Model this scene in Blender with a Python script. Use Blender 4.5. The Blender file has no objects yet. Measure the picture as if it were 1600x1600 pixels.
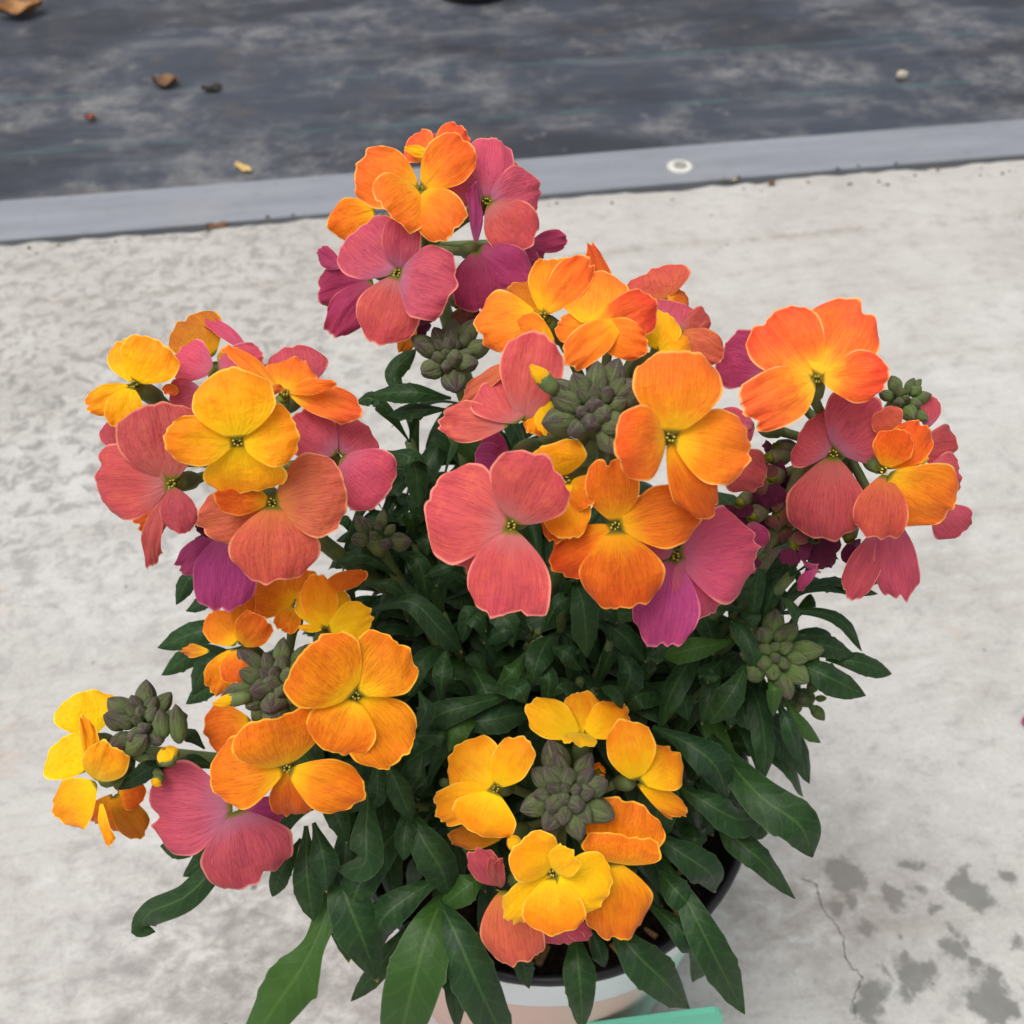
import bpy, math, random
import numpy as np
from mathutils import Vector, Matrix
R = math.radians
rnd = random.Random(7)
nrs = np.random.RandomState(11)
SC = bpy.context.scene
COL = SC.collection

# ------------------------------------------------------------------ camera, sky, sun, exposure
PITCH = 46.0
CAM = np.array([0.0, 0.0, 0.406])
FPX = 1604.0                                   # focal length in photo pixels (1600 px picture)
cam = bpy.data.cameras.new('camera'); camo = bpy.data.objects.new('camera', cam); COL.objects.link(camo)
camo.location = CAM; camo.rotation_euler = (R(90 - PITCH), 0, 0)
cam.sensor_width = 36; cam.lens = 36 * FPX / 1600; cam.clip_start = 0.01; cam.clip_end = 500
cam.dof.use_dof = True; cam.dof.focus_distance = 0.222; cam.dof.aperture_fstop = 26
SC.camera = camo

SUN_EL, SUN_AZ = 72.0, -120.0                   # azimuth measured from +Y towards +X
world = bpy.data.worlds.new('World'); SC.world = world; world.use_nodes = True
wn = world.node_tree; wn.nodes.clear()
sky = wn.nodes.new('ShaderNodeTexSky'); sky.sky_type = 'NISHITA'; sky.sun_disc = False
sky.sun_elevation = R(SUN_EL); sky.sun_rotation = R(SUN_AZ)
sky.air_density = 1.0; sky.dust_density = 6.0; sky.ozone_density = 0.4
hs = wn.nodes.new('ShaderNodeHueSaturation'); hs.inputs['Saturation'].default_value = 0.30   # overcast: nearly grey sky
bg = wn.nodes.new('ShaderNodeBackground'); bg.inputs['Strength'].default_value = 0.11
wo = wn.nodes.new('ShaderNodeOutputWorld')
wn.links.new(sky.outputs[0], hs.inputs['Color']); wn.links.new(hs.outputs[0], bg.inputs['Color']); wn.links.new(bg.outputs[0], wo.inputs['Surface'])
sl = bpy.data.lights.new('sun', 'SUN'); sl.energy = 1.2; sl.angle = R(40); sl.color = (1.0, 0.965, 0.92)
so = bpy.data.objects.new('sun', sl); COL.objects.link(so)
sd = Vector((math.sin(R(SUN_AZ)) * math.cos(R(SUN_EL)), math.cos(R(SUN_AZ)) * math.cos(R(SUN_EL)), math.sin(R(SUN_EL))))
so.rotation_euler = sd.to_track_quat('Z', 'Y').to_euler(); so.location = (0, 0, 2)
SC.view_settings.view_transform = 'Standard'; SC.view_settings.look = 'None'
SC.view_settings.exposure = 0.55; SC.view_settings.gamma = 1.0
SC.view_settings.use_curve_mapping = False
SC.cycles.max_bounces = 5; SC.cycles.diffuse_bounces = 3; SC.cycles.glossy_bounces = 2; SC.cycles.transmission_bounces = 2

# ------------------------------------------------------------------ helpers
_p = R(PITCH)
FW = np.array([0, math.cos(_p), -math.sin(_p)]); UP = np.array([0, math.sin(_p), math.cos(_p)]); RT = np.array([1.0, 0, 0])
def PX(x, y, d): return CAM + d * (FW + RT * (x - 800) / FPX - UP * (y - 800) / FPX)
def GND(x, y, z=0.0):
    v = FW + RT * (x - 800) / FPX - UP * (y - 800) / FPX
    return CAM + v * ((z - CAM[2]) / v[2])
def PROJ(P):
    q = np.asarray(P) - CAM; z = q @ FW
    return 800 + FPX * (q @ RT) / z, 800 - FPX * (q @ UP) / z, z
def unit(v):
    v = np.asarray(v, float); n = np.linalg.norm(v)
    return v / n if n > 1e-12 else v
def srgb(r, g, b):
    def f(c):
        c /= 255.0
        return c / 12.92 if c <= 0.04045 else ((c + 0.055) / 1.055) ** 2.4
    return (f(r), f(g), f(b), 1.0)

def grid_faces(nr, nc, closed=False):
    F = []
    for i in range(nr - 1):
        for j in range(nc if closed else nc - 1):
            k = (j + 1) % nc
            F.append((i * nc + j, i * nc + k, (i + 1) * nc + k, (i + 1) * nc + j))
    return F
class MB:
    """collects vertices and faces for ONE mesh object"""
    def __init__(s): s.v = []; s.f = []; s.uv = []; s.m = []
    def add(s, V, F, UV=None, mi=0):
        b = len(s.v); s.v.extend([tuple(map(float, p)) for p in V]); s.f.extend([tuple(i + b for i in q) for q in F])
        s.uv.extend([tuple(map(float, p)) for p in UV] if UV is not None else [(0.5, 0.5)] * len(V)); s.m.extend([mi] * len(F))
    def tube(s, pts, rad, n=8, mi=0, cap=True):
        pts = [np.asarray(p, float) for p in pts]; m = len(pts); rings = []; uv = []
        rad = [rad] * m if np.isscalar(rad) else rad
        ref = np.array([0.31, 0.2, 0.93])
        for i in range(m):
            t = unit(pts[min(i + 1, m - 1)] - pts[max(i - 1, 0)])
            if abs(t @ ref) > 0.98: ref = np.array([1.0, 0.1, 0])
            a = unit(np.cross(t, ref)); b = np.cross(t, a)
            for k in range(n):
                w = 2 * math.pi * k / n
                rings.append(pts[i] + rad[i] * (a * math.cos(w) + b * math.sin(w))); uv.append((k / n, i / (m - 1)))
        F = grid_faces(m, n, True)
        if cap: F += [tuple(range(n))[::-1], tuple((m - 1) * n + k for k in range(n))]
        s.add(rings, F, uv, mi)
    def box(s, lo, hi, mi=0):
        x0, y0, z0 = lo; x1, y1, z1 = hi
        V = [(x0,y0,z0),(x1,y0,z0),(x1,y1,z0),(x0,y1,z0),(x0,y0,z1),(x1,y0,z1),(x1,y1,z1),(x0,y1,z1)]
        s.add(V, [(0,3,2,1),(4,5,6,7),(0,1,5,4),(1,2,6,5),(2,3,7,6),(3,0,4,7)], None, mi)
    def lathe(s, prof, n=48, mi=0, center=(0, 0, 0), wob=None):
        V = []; uv = []; m = len(prof)
        for i, (r, z) in enumerate(prof):
            for k in range(n):
                w = 2 * math.pi * k / n; rr = r * (wob(w, z) if wob else 1)
                V.append((center[0] + rr * math.cos(w), center[1] + rr * math.sin(w), center[2] + z)); uv.append((k / n, i / max(1, m - 1)))
        s.add(V, [f[::-1] for f in grid_faces(m, n, True)][::1], uv, mi)
    def mesh(s, name, mats, smooth=True):
        me = bpy.data.meshes.new(name); me.from_pydata(s.v, [], s.f)
        for m in (mats if isinstance(mats, (list, tuple)) else [mats]): me.materials.append(m)
        lay = me.uv_layers.new(name='UVMap'); uva = np.array(s.uv, dtype=np.float32)
        idx = np.empty(len(me.loops), dtype=np.int32); me.loops.foreach_get('vertex_index', idx)
        lay.data.foreach_set('uv', uva[idx].ravel())
        me.polygons.foreach_set('material_index', s.m)
        me.polygons.foreach_set('use_smooth', [smooth] * len(s.f)); me.update()
        return me
    def build(s, name, mats, parent=None, smooth=True):
        return obj(name, s.mesh(name, mats, smooth), parent)
def obj(name, me, parent=None):
    o = bpy.data.objects.new(name, me); COL.objects.link(o)
    if parent is not None: o.parent = parent
    return o
def tag(o, label=None, cat=None, group=None, kind=None):
    if label: o['label'] = label
    if cat: o['category'] = cat
    if group: o['group'] = group
    if kind: o['kind'] = kind
    return o
def bez(P, n):
    """smooth curve through the points (Catmull-Rom), n samples"""
    P = [np.asarray(p, float) for p in P]
    if len(P) == 2: return [P[0] + (P[1] - P[0]) * i / (n - 1) for i in range(n)]
    Q = [2 * P[0] - P[1]] + P + [2 * P[-1] - P[-2]]; out = []; m = len(P) - 1
    for i in range(n):
        u = m * i / (n - 1); k = min(int(u), m - 1); t = u - k
        a, b, c, d = Q[k], Q[k + 1], Q[k + 2], Q[k + 3]
        out.append(0.5 * (2 * b + (c - a) * t + (2 * a - 5 * b + 4 * c - d) * t * t + (3 * b - a - 3 * c + d) * t ** 3))
    return out

# ------------------------------------------------------------------ materials
class NT:
    def __init__(s, name):
        s.mat = bpy.data.materials.new(name); s.mat.use_nodes = True; s.t = s.mat.node_tree; s.t.nodes.clear()
        s.out = s.n('ShaderNodeOutputMaterial')
    def n(s, typ, **kw):
        nd = s.t.nodes.new(typ)
        for k, v in kw.items(): setattr(nd, k, v)
        return nd
    def set(s, sock, v):
        if isinstance(v, bpy.types.NodeSocket): s.t.links.new(v, sock)
        elif v is not None: sock.default_value = v
    def math(s, op, a, b=None, c=None, clamp=False):
        nd = s.n('ShaderNodeMath', operation=op, use_clamp=clamp)
        s.set(nd.inputs[0], a); s.set(nd.inputs[1], b); s.set(nd.inputs[2], c); return nd.outputs[0]
    def mix(s, fac, a, b, mode='MIX'):
        nd = s.n('ShaderNodeMix', data_type='RGBA', blend_type=mode)
        s.set(nd.inputs[0], fac); s.set(nd.inputs[6], a); s.set(nd.inputs[7], b); return nd.outputs[2]
    def ramp(s, fac, stops, interp='LINEAR'):
        nd = s.n('ShaderNodeValToRGB'); cr = nd.color_ramp; cr.interpolation = interp
        while len(cr.elements) < len(stops): cr.elements.new(0.5)
        for e, (p, c) in zip(cr.elements, stops):
            e.position = p; e.color = c if len(c) == 4 else (*c, 1)
        s.set(nd.inputs[0], fac); return nd.outputs[0]
    def step(s, x, lo, hi):
        nd = s.n('ShaderNodeMapRange', interpolation_type='SMOOTHSTEP')
        s.set(nd.inputs[0], x); nd.inputs[1].default_value = lo; nd.inputs[2].default_value = hi; return nd.outputs[0]
    def noise(s, vec, scale, detail=3, rough=0.5, dist=0.0, dim='3D'):
        nd = s.n('ShaderNodeTexNoise', noise_dimensions=dim)
        s.set(nd.inputs['Vector'], vec); nd.inputs['Scale'].default_value = scale; nd.inputs['Detail'].default_value = detail
        nd.inputs['Roughness'].default_value = rough; nd.inputs['Distortion'].default_value = dist; return nd.outputs[0]
    def mapping(s, vec, loc=(0,0,0), rot=(0,0,0), sc=(1,1,1)):
        nd = s.n('ShaderNodeMapping'); s.set(nd.inputs[0], vec)
        nd.inputs[1].default_value = loc; nd.inputs[2].default_value = rot; nd.inputs[3].default_value = sc; return nd.outputs[0]
    def comb(s, x, y, z):
        nd = s.n('ShaderNodeCombineXYZ'); s.set(nd.inputs[0], x); s.set(nd.inputs[1], y); s.set(nd.inputs[2], z); return nd.outputs[0]
    def sep(s, v):
        nd = s.n('ShaderNodeSeparateXYZ'); s.set(nd.inputs[0], v); return nd.outputs
    def bump(s, h, strength, dist):
        nd = s.n('ShaderNodeBump'); nd.inputs['Strength'].default_value = strength; nd.inputs['Distance'].default_value = dist
        s.set(nd.inputs['Height'], h); return nd.outputs[0]
    def bsdf(s, color, rough=0.6, spec=0.3, normal=None, metal=0.0, sheen=0.0):
        nd = s.n('ShaderNodeBsdfPrincipled')
        s.set(nd.inputs['Base Color'], color); s.set(nd.inputs['Roughness'], rough); nd.inputs['Specular IOR Level'].default_value = spec
        s.set(nd.inputs['Metallic'], metal); nd.inputs['Sheen Weight'].default_value = sheen
        if normal is not None: s.set(nd.inputs['Normal'], normal)
        return nd.outputs[0]
    def translucent(s, sh, color, fac, normal=None):
        tr = s.n('ShaderNodeBsdfTranslucent'); s.set(tr.inputs[0], color)
        mx = s.n('ShaderNodeMixShader'); s.set(mx.inputs[0], fac); s.set(mx.inputs[1], sh); s.set(mx.inputs[2], tr.outputs[0]); return mx.outputs[0]
    def done(s, sh): s.t.links.new(sh, s.out.inputs[0]); return s.mat

def petal_mat(name, cen, mid, outc, edge, vein, alt, blot=0.35, cpos=0.08, mpos=0.34):
    t = NT(name); tc = t.n('ShaderNodeTexCoord'); oi = t.n('ShaderNodeObjectInfo')
    u, v, _ = t.sep(tc.outputs['UV']); rn = oi.outputs['Random']; r50 = t.math('MULTIPLY', rn, 57.0)
    tt = t.math('ABSOLUTE', t.math('SUBTRACT', t.math('MULTIPLY', u, 2.0), 1.0))
    pos = t.comb(t.math('MULTIPLY', u, 1.0), t.math('MULTIPLY', v, 1.0), r50)
    big = t.noise(pos, 3.2, 3, 0.55); wob = t.math('MULTIPLY', t.math('MULTIPLY', t.math('SUBTRACT', big, 0.5), 0.5), t.step(v, 0.04, 0.4))
    vv = t.math('ADD', v, wob)
    base = t.ramp(vv, [(0.0, srgb(84, 90, 24)), (0.035, srgb(120, 118, 26)), (0.075, cen), (cpos + .02, cen), (mpos, mid), (0.92, outc)])
    bl = t.step(t.noise(pos, 4.4, 4, 0.6), 0.42, 0.75)
    base = t.mix(t.math('MULTIPLY', t.math('MULTIPLY', bl, t.step(v, 0.2, 0.7)), blot), base, alt)
    # fine radiating veins
    vp = t.comb(t.math('MULTIPLY', u, 28.0), t.math('MULTIPLY', v, 1.5), r50)
    vn = t.noise(vp, 1.0, 3, 0.65, 0.6)
    line = t.math('SUBTRACT', 1.0, t.step(t.math('ABSOLUTE', t.math('SUBTRACT', vn, 0.5)), 0.0, 0.055))
    vp2 = t.comb(t.math('MULTIPLY', u, 62.0), t.math('MULTIPLY', v, 6.0), r50)
    vn2 = t.noise(vp2, 1.0, 2, 0.5, 0.8)
    vm = t.math('MULTIPLY', line, t.math('MULTIPLY', t.step(v, 0.1, 0.35), t.math('ADD', 0.16, t.math('MULTIPLY', big, 0.60))))
    base = t.mix(vm, base, vein)
    base = t.mix(t.math('MULTIPLY', t.step(vn2, 0.35, 0.75), 0.16), base, vein)
    # thin paler margin
    ed = t.math('MULTIPLY', t.math('MAXIMUM', t.step(tt, 0.93, 0.975), t.step(v, 0.962, 0.988)), t.step(v, 0.25, 0.5))
    base = t.mix(t.math('MULTIPLY', ed, 0.85), base, edge)
    hv = t.n('ShaderNodeHueSaturation'); t.set(hv.inputs['Color'], base)
    t.set(hv.inputs['Hue'], t.math('ADD', 0.4935, t.math('MULTIPLY', rn, 0.013)))
    t.set(hv.inputs['Value'], t.math('ADD', 0.98, t.math('MULTIPLY', t.math('FRACT', t.math('MULTIPLY', rn, 7.3)), 0.16)))
    c = hv.outputs[0]
    h = t.math('ADD', t.math('MULTIPLY', vn, 0.6), t.math('MULTIPLY', vn2, 0.35))
    h = t.math('ADD', h, t.math('MULTIPLY', t.noise(pos, 9.0, 3, 0.6), 1.1))
    nrm = t.bump(h, 0.55, 0.0006)
    sh = t.bsdf(c, 0.58, 0.22, nrm, sheen=0.08)
    return t.done(t.translucent(sh, c, 0.30))
MP = {
 'Y':  petal_mat('petal_yellow', srgb(255,214,4), srgb(255,205,2), srgb(255,186,2), srgb(255,216,70), srgb(248,170,2), srgb(255,180,2), 0.4),
 'G':  petal_mat('petal_golden', srgb(255,205,4), srgb(255,190,3), srgb(250,150,8), srgb(255,205,80), srgb(242,136,4), srgb(246,126,10), 0.6),
 'A':  petal_mat('petal_amber', srgb(250,190,6), srgb(243,150,6), srgb(236,124,10), srgb(250,186,60), srgb(190,80,8), srgb(220,96,12), 0.6),
 'B':  petal_mat('petal_bronze_amber', srgb(226,160,8), srgb(206,126,10), srgb(196,104,16), srgb(232,170,60), srgb(150,70,14), srgb(180,84,20), 0.6),
 'O':  petal_mat('petal_orange', srgb(253,186,20), srgb(250,146,22), srgb(247,118,32), srgb(255,186,96), srgb(216,78,18), srgb(236,92,24), 0.5),
 'D':  petal_mat('petal_deep_orange', srgb(246,168,8), srgb(236,122,14), srgb(224,98,18), srgb(248,168,70), srgb(178,60,12), srgb(206,78,18), 0.5),
 'R':  petal_mat('petal_red_orange', srgb(255,196,40), srgb(252,132,38), srgb(243,94,46), srgb(255,176,110), srgb(206,56,24), srgb(232,76,50), 0.6, 0.10, 0.36),
 'C':  petal_mat('petal_coral', srgb(214,120,60), srgb(212,104,72), srgb(206,90,72), srgb(232,150,110), srgb(160,48,44), srgb(212,112,56), 0.55),
 'S':  petal_mat('petal_salmon', srgb(194,110,106), srgb(208,92,84), srgb(203,78,82), srgb(238,150,130), srgb(164,44,64), srgb(228,112,84), 0.6),
 'P':  petal_mat('petal_rose', srgb(184,108,132), srgb(200,88,102), srgb(194,76,88), srgb(226,136,124), srgb(140,36,74), srgb(212,90,88), 0.6),
 'K':  petal_mat('petal_pink', srgb(200,100,124), srgb(208,86,108), srgb(206,78,96), srgb(234,150,140), srgb(168,40,90), srgb(226,96,100), 0.5),
 'N':  petal_mat('petal_brick_rose', srgb(180,90,82), srgb(190,80,80), srgb(184,70,76), srgb(218,126,104), srgb(122,34,58), srgb(188,84,70), 0.6),
 'M':  petal_mat('petal_magenta', srgb(176,80,114), srgb(172,58,100), srgb(164,52,88), srgb(214,120,120), srgb(112,22,80), srgb(180,60,98), 0.5),
 'V':  petal_mat('petal_violet', srgb(192,94,142), srgb(182,70,126), srgb(174,62,108), srgb(208,110,140), srgb(116,28,98), srgb(178,64,116), 0.4),
 'W':  petal_mat('petal_wilted_maroon', srgb(84,30,56), srgb(92,16,52), srgb(84,14,48), srgb(120,40,70), srgb(48,8,30), srgb(104,26,72), 0.6),
 'T':  petal_mat('petal_dried_tan', srgb(120,84,60), srgb(124,72,60), srgb(112,60,56), srgb(140,100,76), srgb(70,36,36), srgb(96,40,52), 0.6),
}
def leaf_mat():
    t = NT('leaf'); tc = t.n('ShaderNodeTexCoord'); oi = t.n('ShaderNodeObjectInfo')
    u, v, _ = t.sep(tc.outputs['UV']); rn = oi.outputs['Random']; r50 = t.math('MULTIPLY', rn, 91.0)
    a = t.math('ABSOLUTE', t.math('SUBTRACT', t.math('MULTIPLY', u, 2.0), 1.0))
    pos = t.comb(u, t.math('MULTIPLY', v, 3.5), r50)
    n1 = t.noise(pos, 2.4, 4, 0.6)
    c = t.ramp(n1, [(0.25, srgb(20,44,20)), (0.55, srgb(32,60,26)), (0.8, srgb(48,78,34))])
    # some leaves are younger and yellower, some bluer
    c = t.mix(t.math('MULTIPLY', t.step(rn, 0.78, 1.0), 0.6), c, srgb(64,100,30))
    c = t.mix(t.math('MULTIPLY', t.step(t.math('FRACT', t.math('MULTIPLY', rn, 5.7)), 0.55, 1.0), 0.45), c, srgb(28,54,36))
    # side veins and midrib
    sv = t.math('SINE', t.math('ADD', t.math('MULTIPLY', t.math('SUBTRACT', v, t.math('MULTIPLY', a, 0.12)), 62.0), t.math('MULTIPLY', n1, 5.0)))
    c = t.mix(t.math('MULTIPLY', t.step(sv, 0.75, 1.0), 0.10), c, srgb(84,114,66))
    mr = t.math('SUBTRACT', 1.0, t.step(a, 0.02, 0.11))
    c = t.mix(t.math('MULTIPLY', mr, t.math('SUBTRACT', 0.36, t.math('MULTIPLY', v, 0.22))), c, srgb(96,126,68))
    ed = t.step(a, 0.93, 1.0)
    c = t.mix(t.math('MULTIPLY', ed, 0.25), c, srgb(104,122,90))
    # short whitish hairs
    ob = tc.outputs['Object']; hr = t.noise(t.mapping(ob, sc=(1, 1, 1)), 1500, 2, 0.6)
    c = t.mix(t.math('MULTIPLY', t.step(hr, 0.6, 0.74), 0.13), c, srgb(118,138,112))
    dry = t.math('MULTIPLY', t.step(v, 0.965, 1.0), t.step(t.math('FRACT', t.math('MULTIPLY', rn, 13.1)), 0.7, 0.75))
    c = t.mix(dry, c, srgb(190,150,96))
    h = t.math('ADD', t.math('MULTIPLY', n1, 0.5), t.math('ADD', t.math('MULTIPLY', sv, 0.10), t.math('MULTIPLY', hr, 0.35)))
    nrm = t.bump(h, 0.5, 0.0006)
    sh = t.bsdf(c, 0.50, 0.24, nrm, sheen=0.02)
    return t.done(t.translucent(sh, t.mix(0.5, c, srgb(96,140,40)), 0.14))
M_LEAF = leaf_mat()
def simple(name, c1, c2, scale, rough=0.6, spec=0.3, bump=0.3, dist=0.0005, detail=4, metal=0.0):
    t = NT(name); tc = t.n('ShaderNodeTexCoord'); n = t.noise(tc.outputs['Object'], scale, detail, 0.6)
    c = t.ramp(n, [(0.3, c1), (0.7, c2)])
    return t.done(t.bsdf(c, rough, spec, t.bump(n, bump, dist), metal))
M_STEM = simple('stem_green', srgb(70,92,52), srgb(102,112,62), 260, 0.6, 0.3)
M_PURPSTEM = simple('stem_purplish', srgb(84,70,56), srgb(96,100,58), 260, 0.6, 0.3)
M_THROAT = simple('throat_green', srgb(66,72,18), srgb(120,120,30), 700, 0.6, 0.2)
M_ANTHER = simple('anther', srgb(150,140,40), srgb(206,190,96), 900, 0.7, 0.2)
def bud_mat(name, green, purple, pmix):
    t = NT(name); tc = t.n('ShaderNodeTexCoord'); oi = t.n('ShaderNodeObjectInfo'); u, v, _ = t.sep(tc.outputs['UV'])
    rn = oi.outputs['Random']
    fine = t.noise(t.comb(t.math('MULTIPLY', u, 26.0), t.math('MULTIPLY', v, 3.0), t.math('MULTIPLY', rn, 40.0)), 1.0, 4, 0.65)
    f = t.math('ADD', t.math('SUBTRACT', v, 1.0 - pmix), t.math('MULTIPLY', t.math('SUBTRACT', fine, 0.5), 2.0))
    f = t.math('ADD', f, t.math('MULTIPLY', t.math('SUBTRACT', rn, 0.5), 0.3))
    c = t.mix(t.step(f, -0.25, 0.45), green, purple)
    # the four sepals: pale seams where they meet
    q = t.math('FRACT', t.math('MULTIPLY', u, 4.0)); seam = t.step(t.math('ABSOLUTE', t.math('SUBTRACT', q, 0.5)), 0.40, 0.5)
    c = t.mix(t.math('MULTIPLY', seam, 0.55), c, srgb(134,140,104))
    hair = t.noise(tc.outputs['Object'], 26.0, 2, 0.7)
    c = t.mix(t.math('MULTIPLY', t.step(hair, 0.52, 0.72), 0.20), c, srgb(136,136,122))
    return t.done(t.bsdf(c, 0.7, 0.2, t.bump(t.math('ADD', fine, hair), 0.6, 0.04), sheen=0.06))
M_BUDP = bud_mat('bud_purple_green', srgb(104,118,66), srgb(80,62,66), 0.40)
M_BUDG = bud_mat('bud_green', srgb(104,128,62), srgb(88,72,68), 0.26)

# ------------------------------------------------------------------ setting: concrete, strip, woven fabric
LA, LB = GND(0, 375), GND(1600, 240)
ex = unit(LB - LA); ey = np.array([-ex[1], ex[0], 0]); YAW = math.atan2(ex[1], ex[0])
ORG = GND(800, 309)                             # on the front edge of the strip
def loc2(px, py):
    g = GND(px, py) - ORG; return float(g @ ex), float(g @ ey)
STRIP_W = loc2(800, 251)[1]
def place(o): o.location = ORG; o.rotation_euler = (0, 0, YAW); return o

def concrete_mat():
    t = NT('concrete'); tc = t.n('ShaderNodeTexCoord'); P = tc.outputs['Object']
    n1 = t.noise(P, 9, 6, 0.62); n2 = t.noise(t.mapping(P, sc=(1, 1.5, 1)), 62, 7, 0.72, 0.25); n3 = t.noise(P, 260, 4, 0.7)
    st = t.noise(t.mapping(P, sc=(4, 46, 1)), 1.0, 5, 0.65, 0.3)
    st2 = t.noise(t.mapping(P, sc=(9, 210, 1)), 1.0, 4, 0.7)
    c = t.ramp(n1, [(0.25, srgb(150,148,144)), (0.5, srgb(170,168,164)), (0.75, srgb(181,180,178))])
    c = t.mix(t.math('MULTIPLY', t.step(n2, 0.50, 0.68), 0.46), c, srgb(128,126,123))
    c = t.mix(t.math('MULTIPLY', t.step(n2, 0.5, 0.30), 0.35), c, srgb(196,195,192))
    c = t.mix(t.math('MULTIPLY', t.step(st, 0.50, 0.72), 0.38), c, srgb(142,138,130))
    c = t.mix(t.math('MULTIPLY', t.step(st2, 0.55, 0.8), 0.22), c, srgb(122,118,112))
    # dirtier, mottled band towards the rail and at the left
    x, y, _ = t.sep(P)
    mot = t.noise(P, 88, 5, 0.7, 0.6)
    leftm = t.math('MULTIPLY', t.step(x, 0.0, -0.22), t.step(y, -0.50, -0.20))
    c = t.mix(t.math('MULTIPLY', t.math('MULTIPLY', t.step(mot, 0.46, 0.62), leftm), 0.75), c, srgb(112,111,109))
    c = t.mix(t.math('MULTIPLY', t.step(y, -0.30, -0.02), 0.30), c, srgb(158,153,144))
    seam = t.math('SUBTRACT', 1.0, t.step(t.math('ABSOLUTE', t.math('ADD', t.math('ADD', y, 0.088), t.math('MULTIPLY', t.math('SUBTRACT', n1, 0.5), 0.02))), 0.0, 0.006))
    c = t.mix(t.math('MULTIPLY', t.math('MULTIPLY', seam, t.step(n2, 0.4, 0.6)), 0.4), c, srgb(122,114,102))
    gr = t.noise(P, 420, 3, 0.75); c = t.mix(t.math('MULTIPLY', t.step(gr, 0.52, 0.72), 0.30), c, srgb(118,115,110)); c = t.mix(t.math('MULTIPLY', t.step(gr, 0.46, 0.28), 0.25), c, srgb(200,199,196))
    # rusty and tan blooms
    rs = t.step(t.noise(t.mapping(P, loc=(3.1, 1.7, 0)), 21, 4, 0.6), 0.64, 0.78)
    c = t.mix(t.math('MULTIPLY', rs, 0.35), c, srgb(172,146,120))
    # grey worn, wet-looking blotches (places read off the floor, edges broken by noise)
    wv = t.n('ShaderNodeVectorMath', operation='SCALE'); nz = t.n('ShaderNodeTexNoise'); nz.inputs['Scale'].default_value = 70; nz.inputs['Detail'].default_value = 5
    nz.inputs['Roughness'].default_value = 0.65
    t.set(nz.inputs['Vector'], P); sb = t.n('ShaderNodeVectorMath', operation='SUBTRACT'); t.set(sb.inputs[0], nz.outputs['Color']); sb.inputs[1].default_value = (0.5, 0.5, 0.5)
    t.set(wv.inputs[0], sb.outputs[0]); wv.inputs['Scale'].default_value = 0.020
    ad = t.n('ShaderNodeVectorMath', operation='ADD'); t.set(ad.inputs[0], P); t.set(ad.inputs[1], wv.outputs[0]); WP = t.mapping(ad.outputs[0], sc=(1, 1, 0))
    mask = None
    for (zx, zy, r) in [(700,530,80),(775,560,50),(720,640,45),(1040,480,34),(1090,490,30),(950,650,62),(1290,590,70),(1370,640,76),(1150,715,36),(800,785,36),
                        (1250,905,52),(1330,965,42),(1420,1025,50),(1060,1050,74),(1140,1030,62),(1005,960,36),(990,1095,40),(1440,1155,108),(1540,1190,54),
                        (1370,1140,60),(840,1120,66),(835,1235,70),(1572,880,34),(1250,822,24),(1310,872,34),(900,1000,26),(970,852,24),(1520,555,46),(1300,530,40),
                        (640,690,36),(1080,620,30),(880,1070,30)]:
        gx, gy = loc2(1100 + zx * .3125, 1200 + zy * .3125); gx2, gy2 = loc2(1100 + (zx + r) * .3125, 1200 + zy * .3125)
        rr = 1.12 * math.hypot(gx2 - gx, gy2 - gy)
        d = t.n('ShaderNodeVectorMath', operation='DISTANCE'); t.set(d.inputs[0], WP); d.inputs[1].default_value = (gx, gy, 0)
        m = t.math('SUBTRACT', rr, d.outputs['Value']); mask = m if mask is None else t.math('MAXIMUM', mask, m)
    c = t.mix(t.math('MULTIPLY', t.step(mask, -0.0012, 0.0022), t.math('ADD', 0.66, t.math('MULTIPLY', n2, 0.45))), c, srgb(108,108,104))
    # brownish tint right of the pot, broken up by noise
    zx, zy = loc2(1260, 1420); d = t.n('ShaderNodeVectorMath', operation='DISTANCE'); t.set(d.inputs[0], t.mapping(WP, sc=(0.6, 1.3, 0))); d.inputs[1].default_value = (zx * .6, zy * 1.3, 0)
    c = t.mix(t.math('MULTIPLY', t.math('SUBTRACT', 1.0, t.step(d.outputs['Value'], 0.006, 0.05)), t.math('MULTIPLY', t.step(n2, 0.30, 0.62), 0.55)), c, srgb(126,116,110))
    zx, zy = loc2(400, 1480); d = t.n('ShaderNodeVectorMath', operation='DISTANCE'); t.set(d.inputs[0], t.mapping(WP, sc=(0.7, 1.0, 0))); d.inputs[1].default_value = (zx * .7, zy, 0)  # pot's soft shadow at front left, painted into the concrete colour
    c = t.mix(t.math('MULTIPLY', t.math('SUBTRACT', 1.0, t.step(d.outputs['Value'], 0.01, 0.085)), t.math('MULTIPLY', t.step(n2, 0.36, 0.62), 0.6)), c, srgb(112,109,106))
    # dark pits
    vo = t.n('ShaderNodeTexVoronoi'); t.set(vo.inputs['Vector'], P); vo.inputs['Scale'].default_value = 62
    pit = t.math('MULTIPLY', t.math('SUBTRACT', 1.0, t.step(vo.outputs['Distance'], 0.035, 0.11)), t.step(t.noise(P, 38, 2), 0.55, 0.62))
    c = t.mix(t.math('MULTIPLY', pit, 0.75), c, srgb(74,70,66))
    h = t.math('ADD', t.math('MULTIPLY', n2, 1.0), t.math('ADD', t.math('MULTIPLY', n3, 0.5), t.math('MULTIPLY', pit, -1.2)))
    return t.done(t.bsdf(c, 0.82, 0.2, t.bump(h, 0.30, 0.0010)))
M_CONC = concrete_mat()
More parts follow.
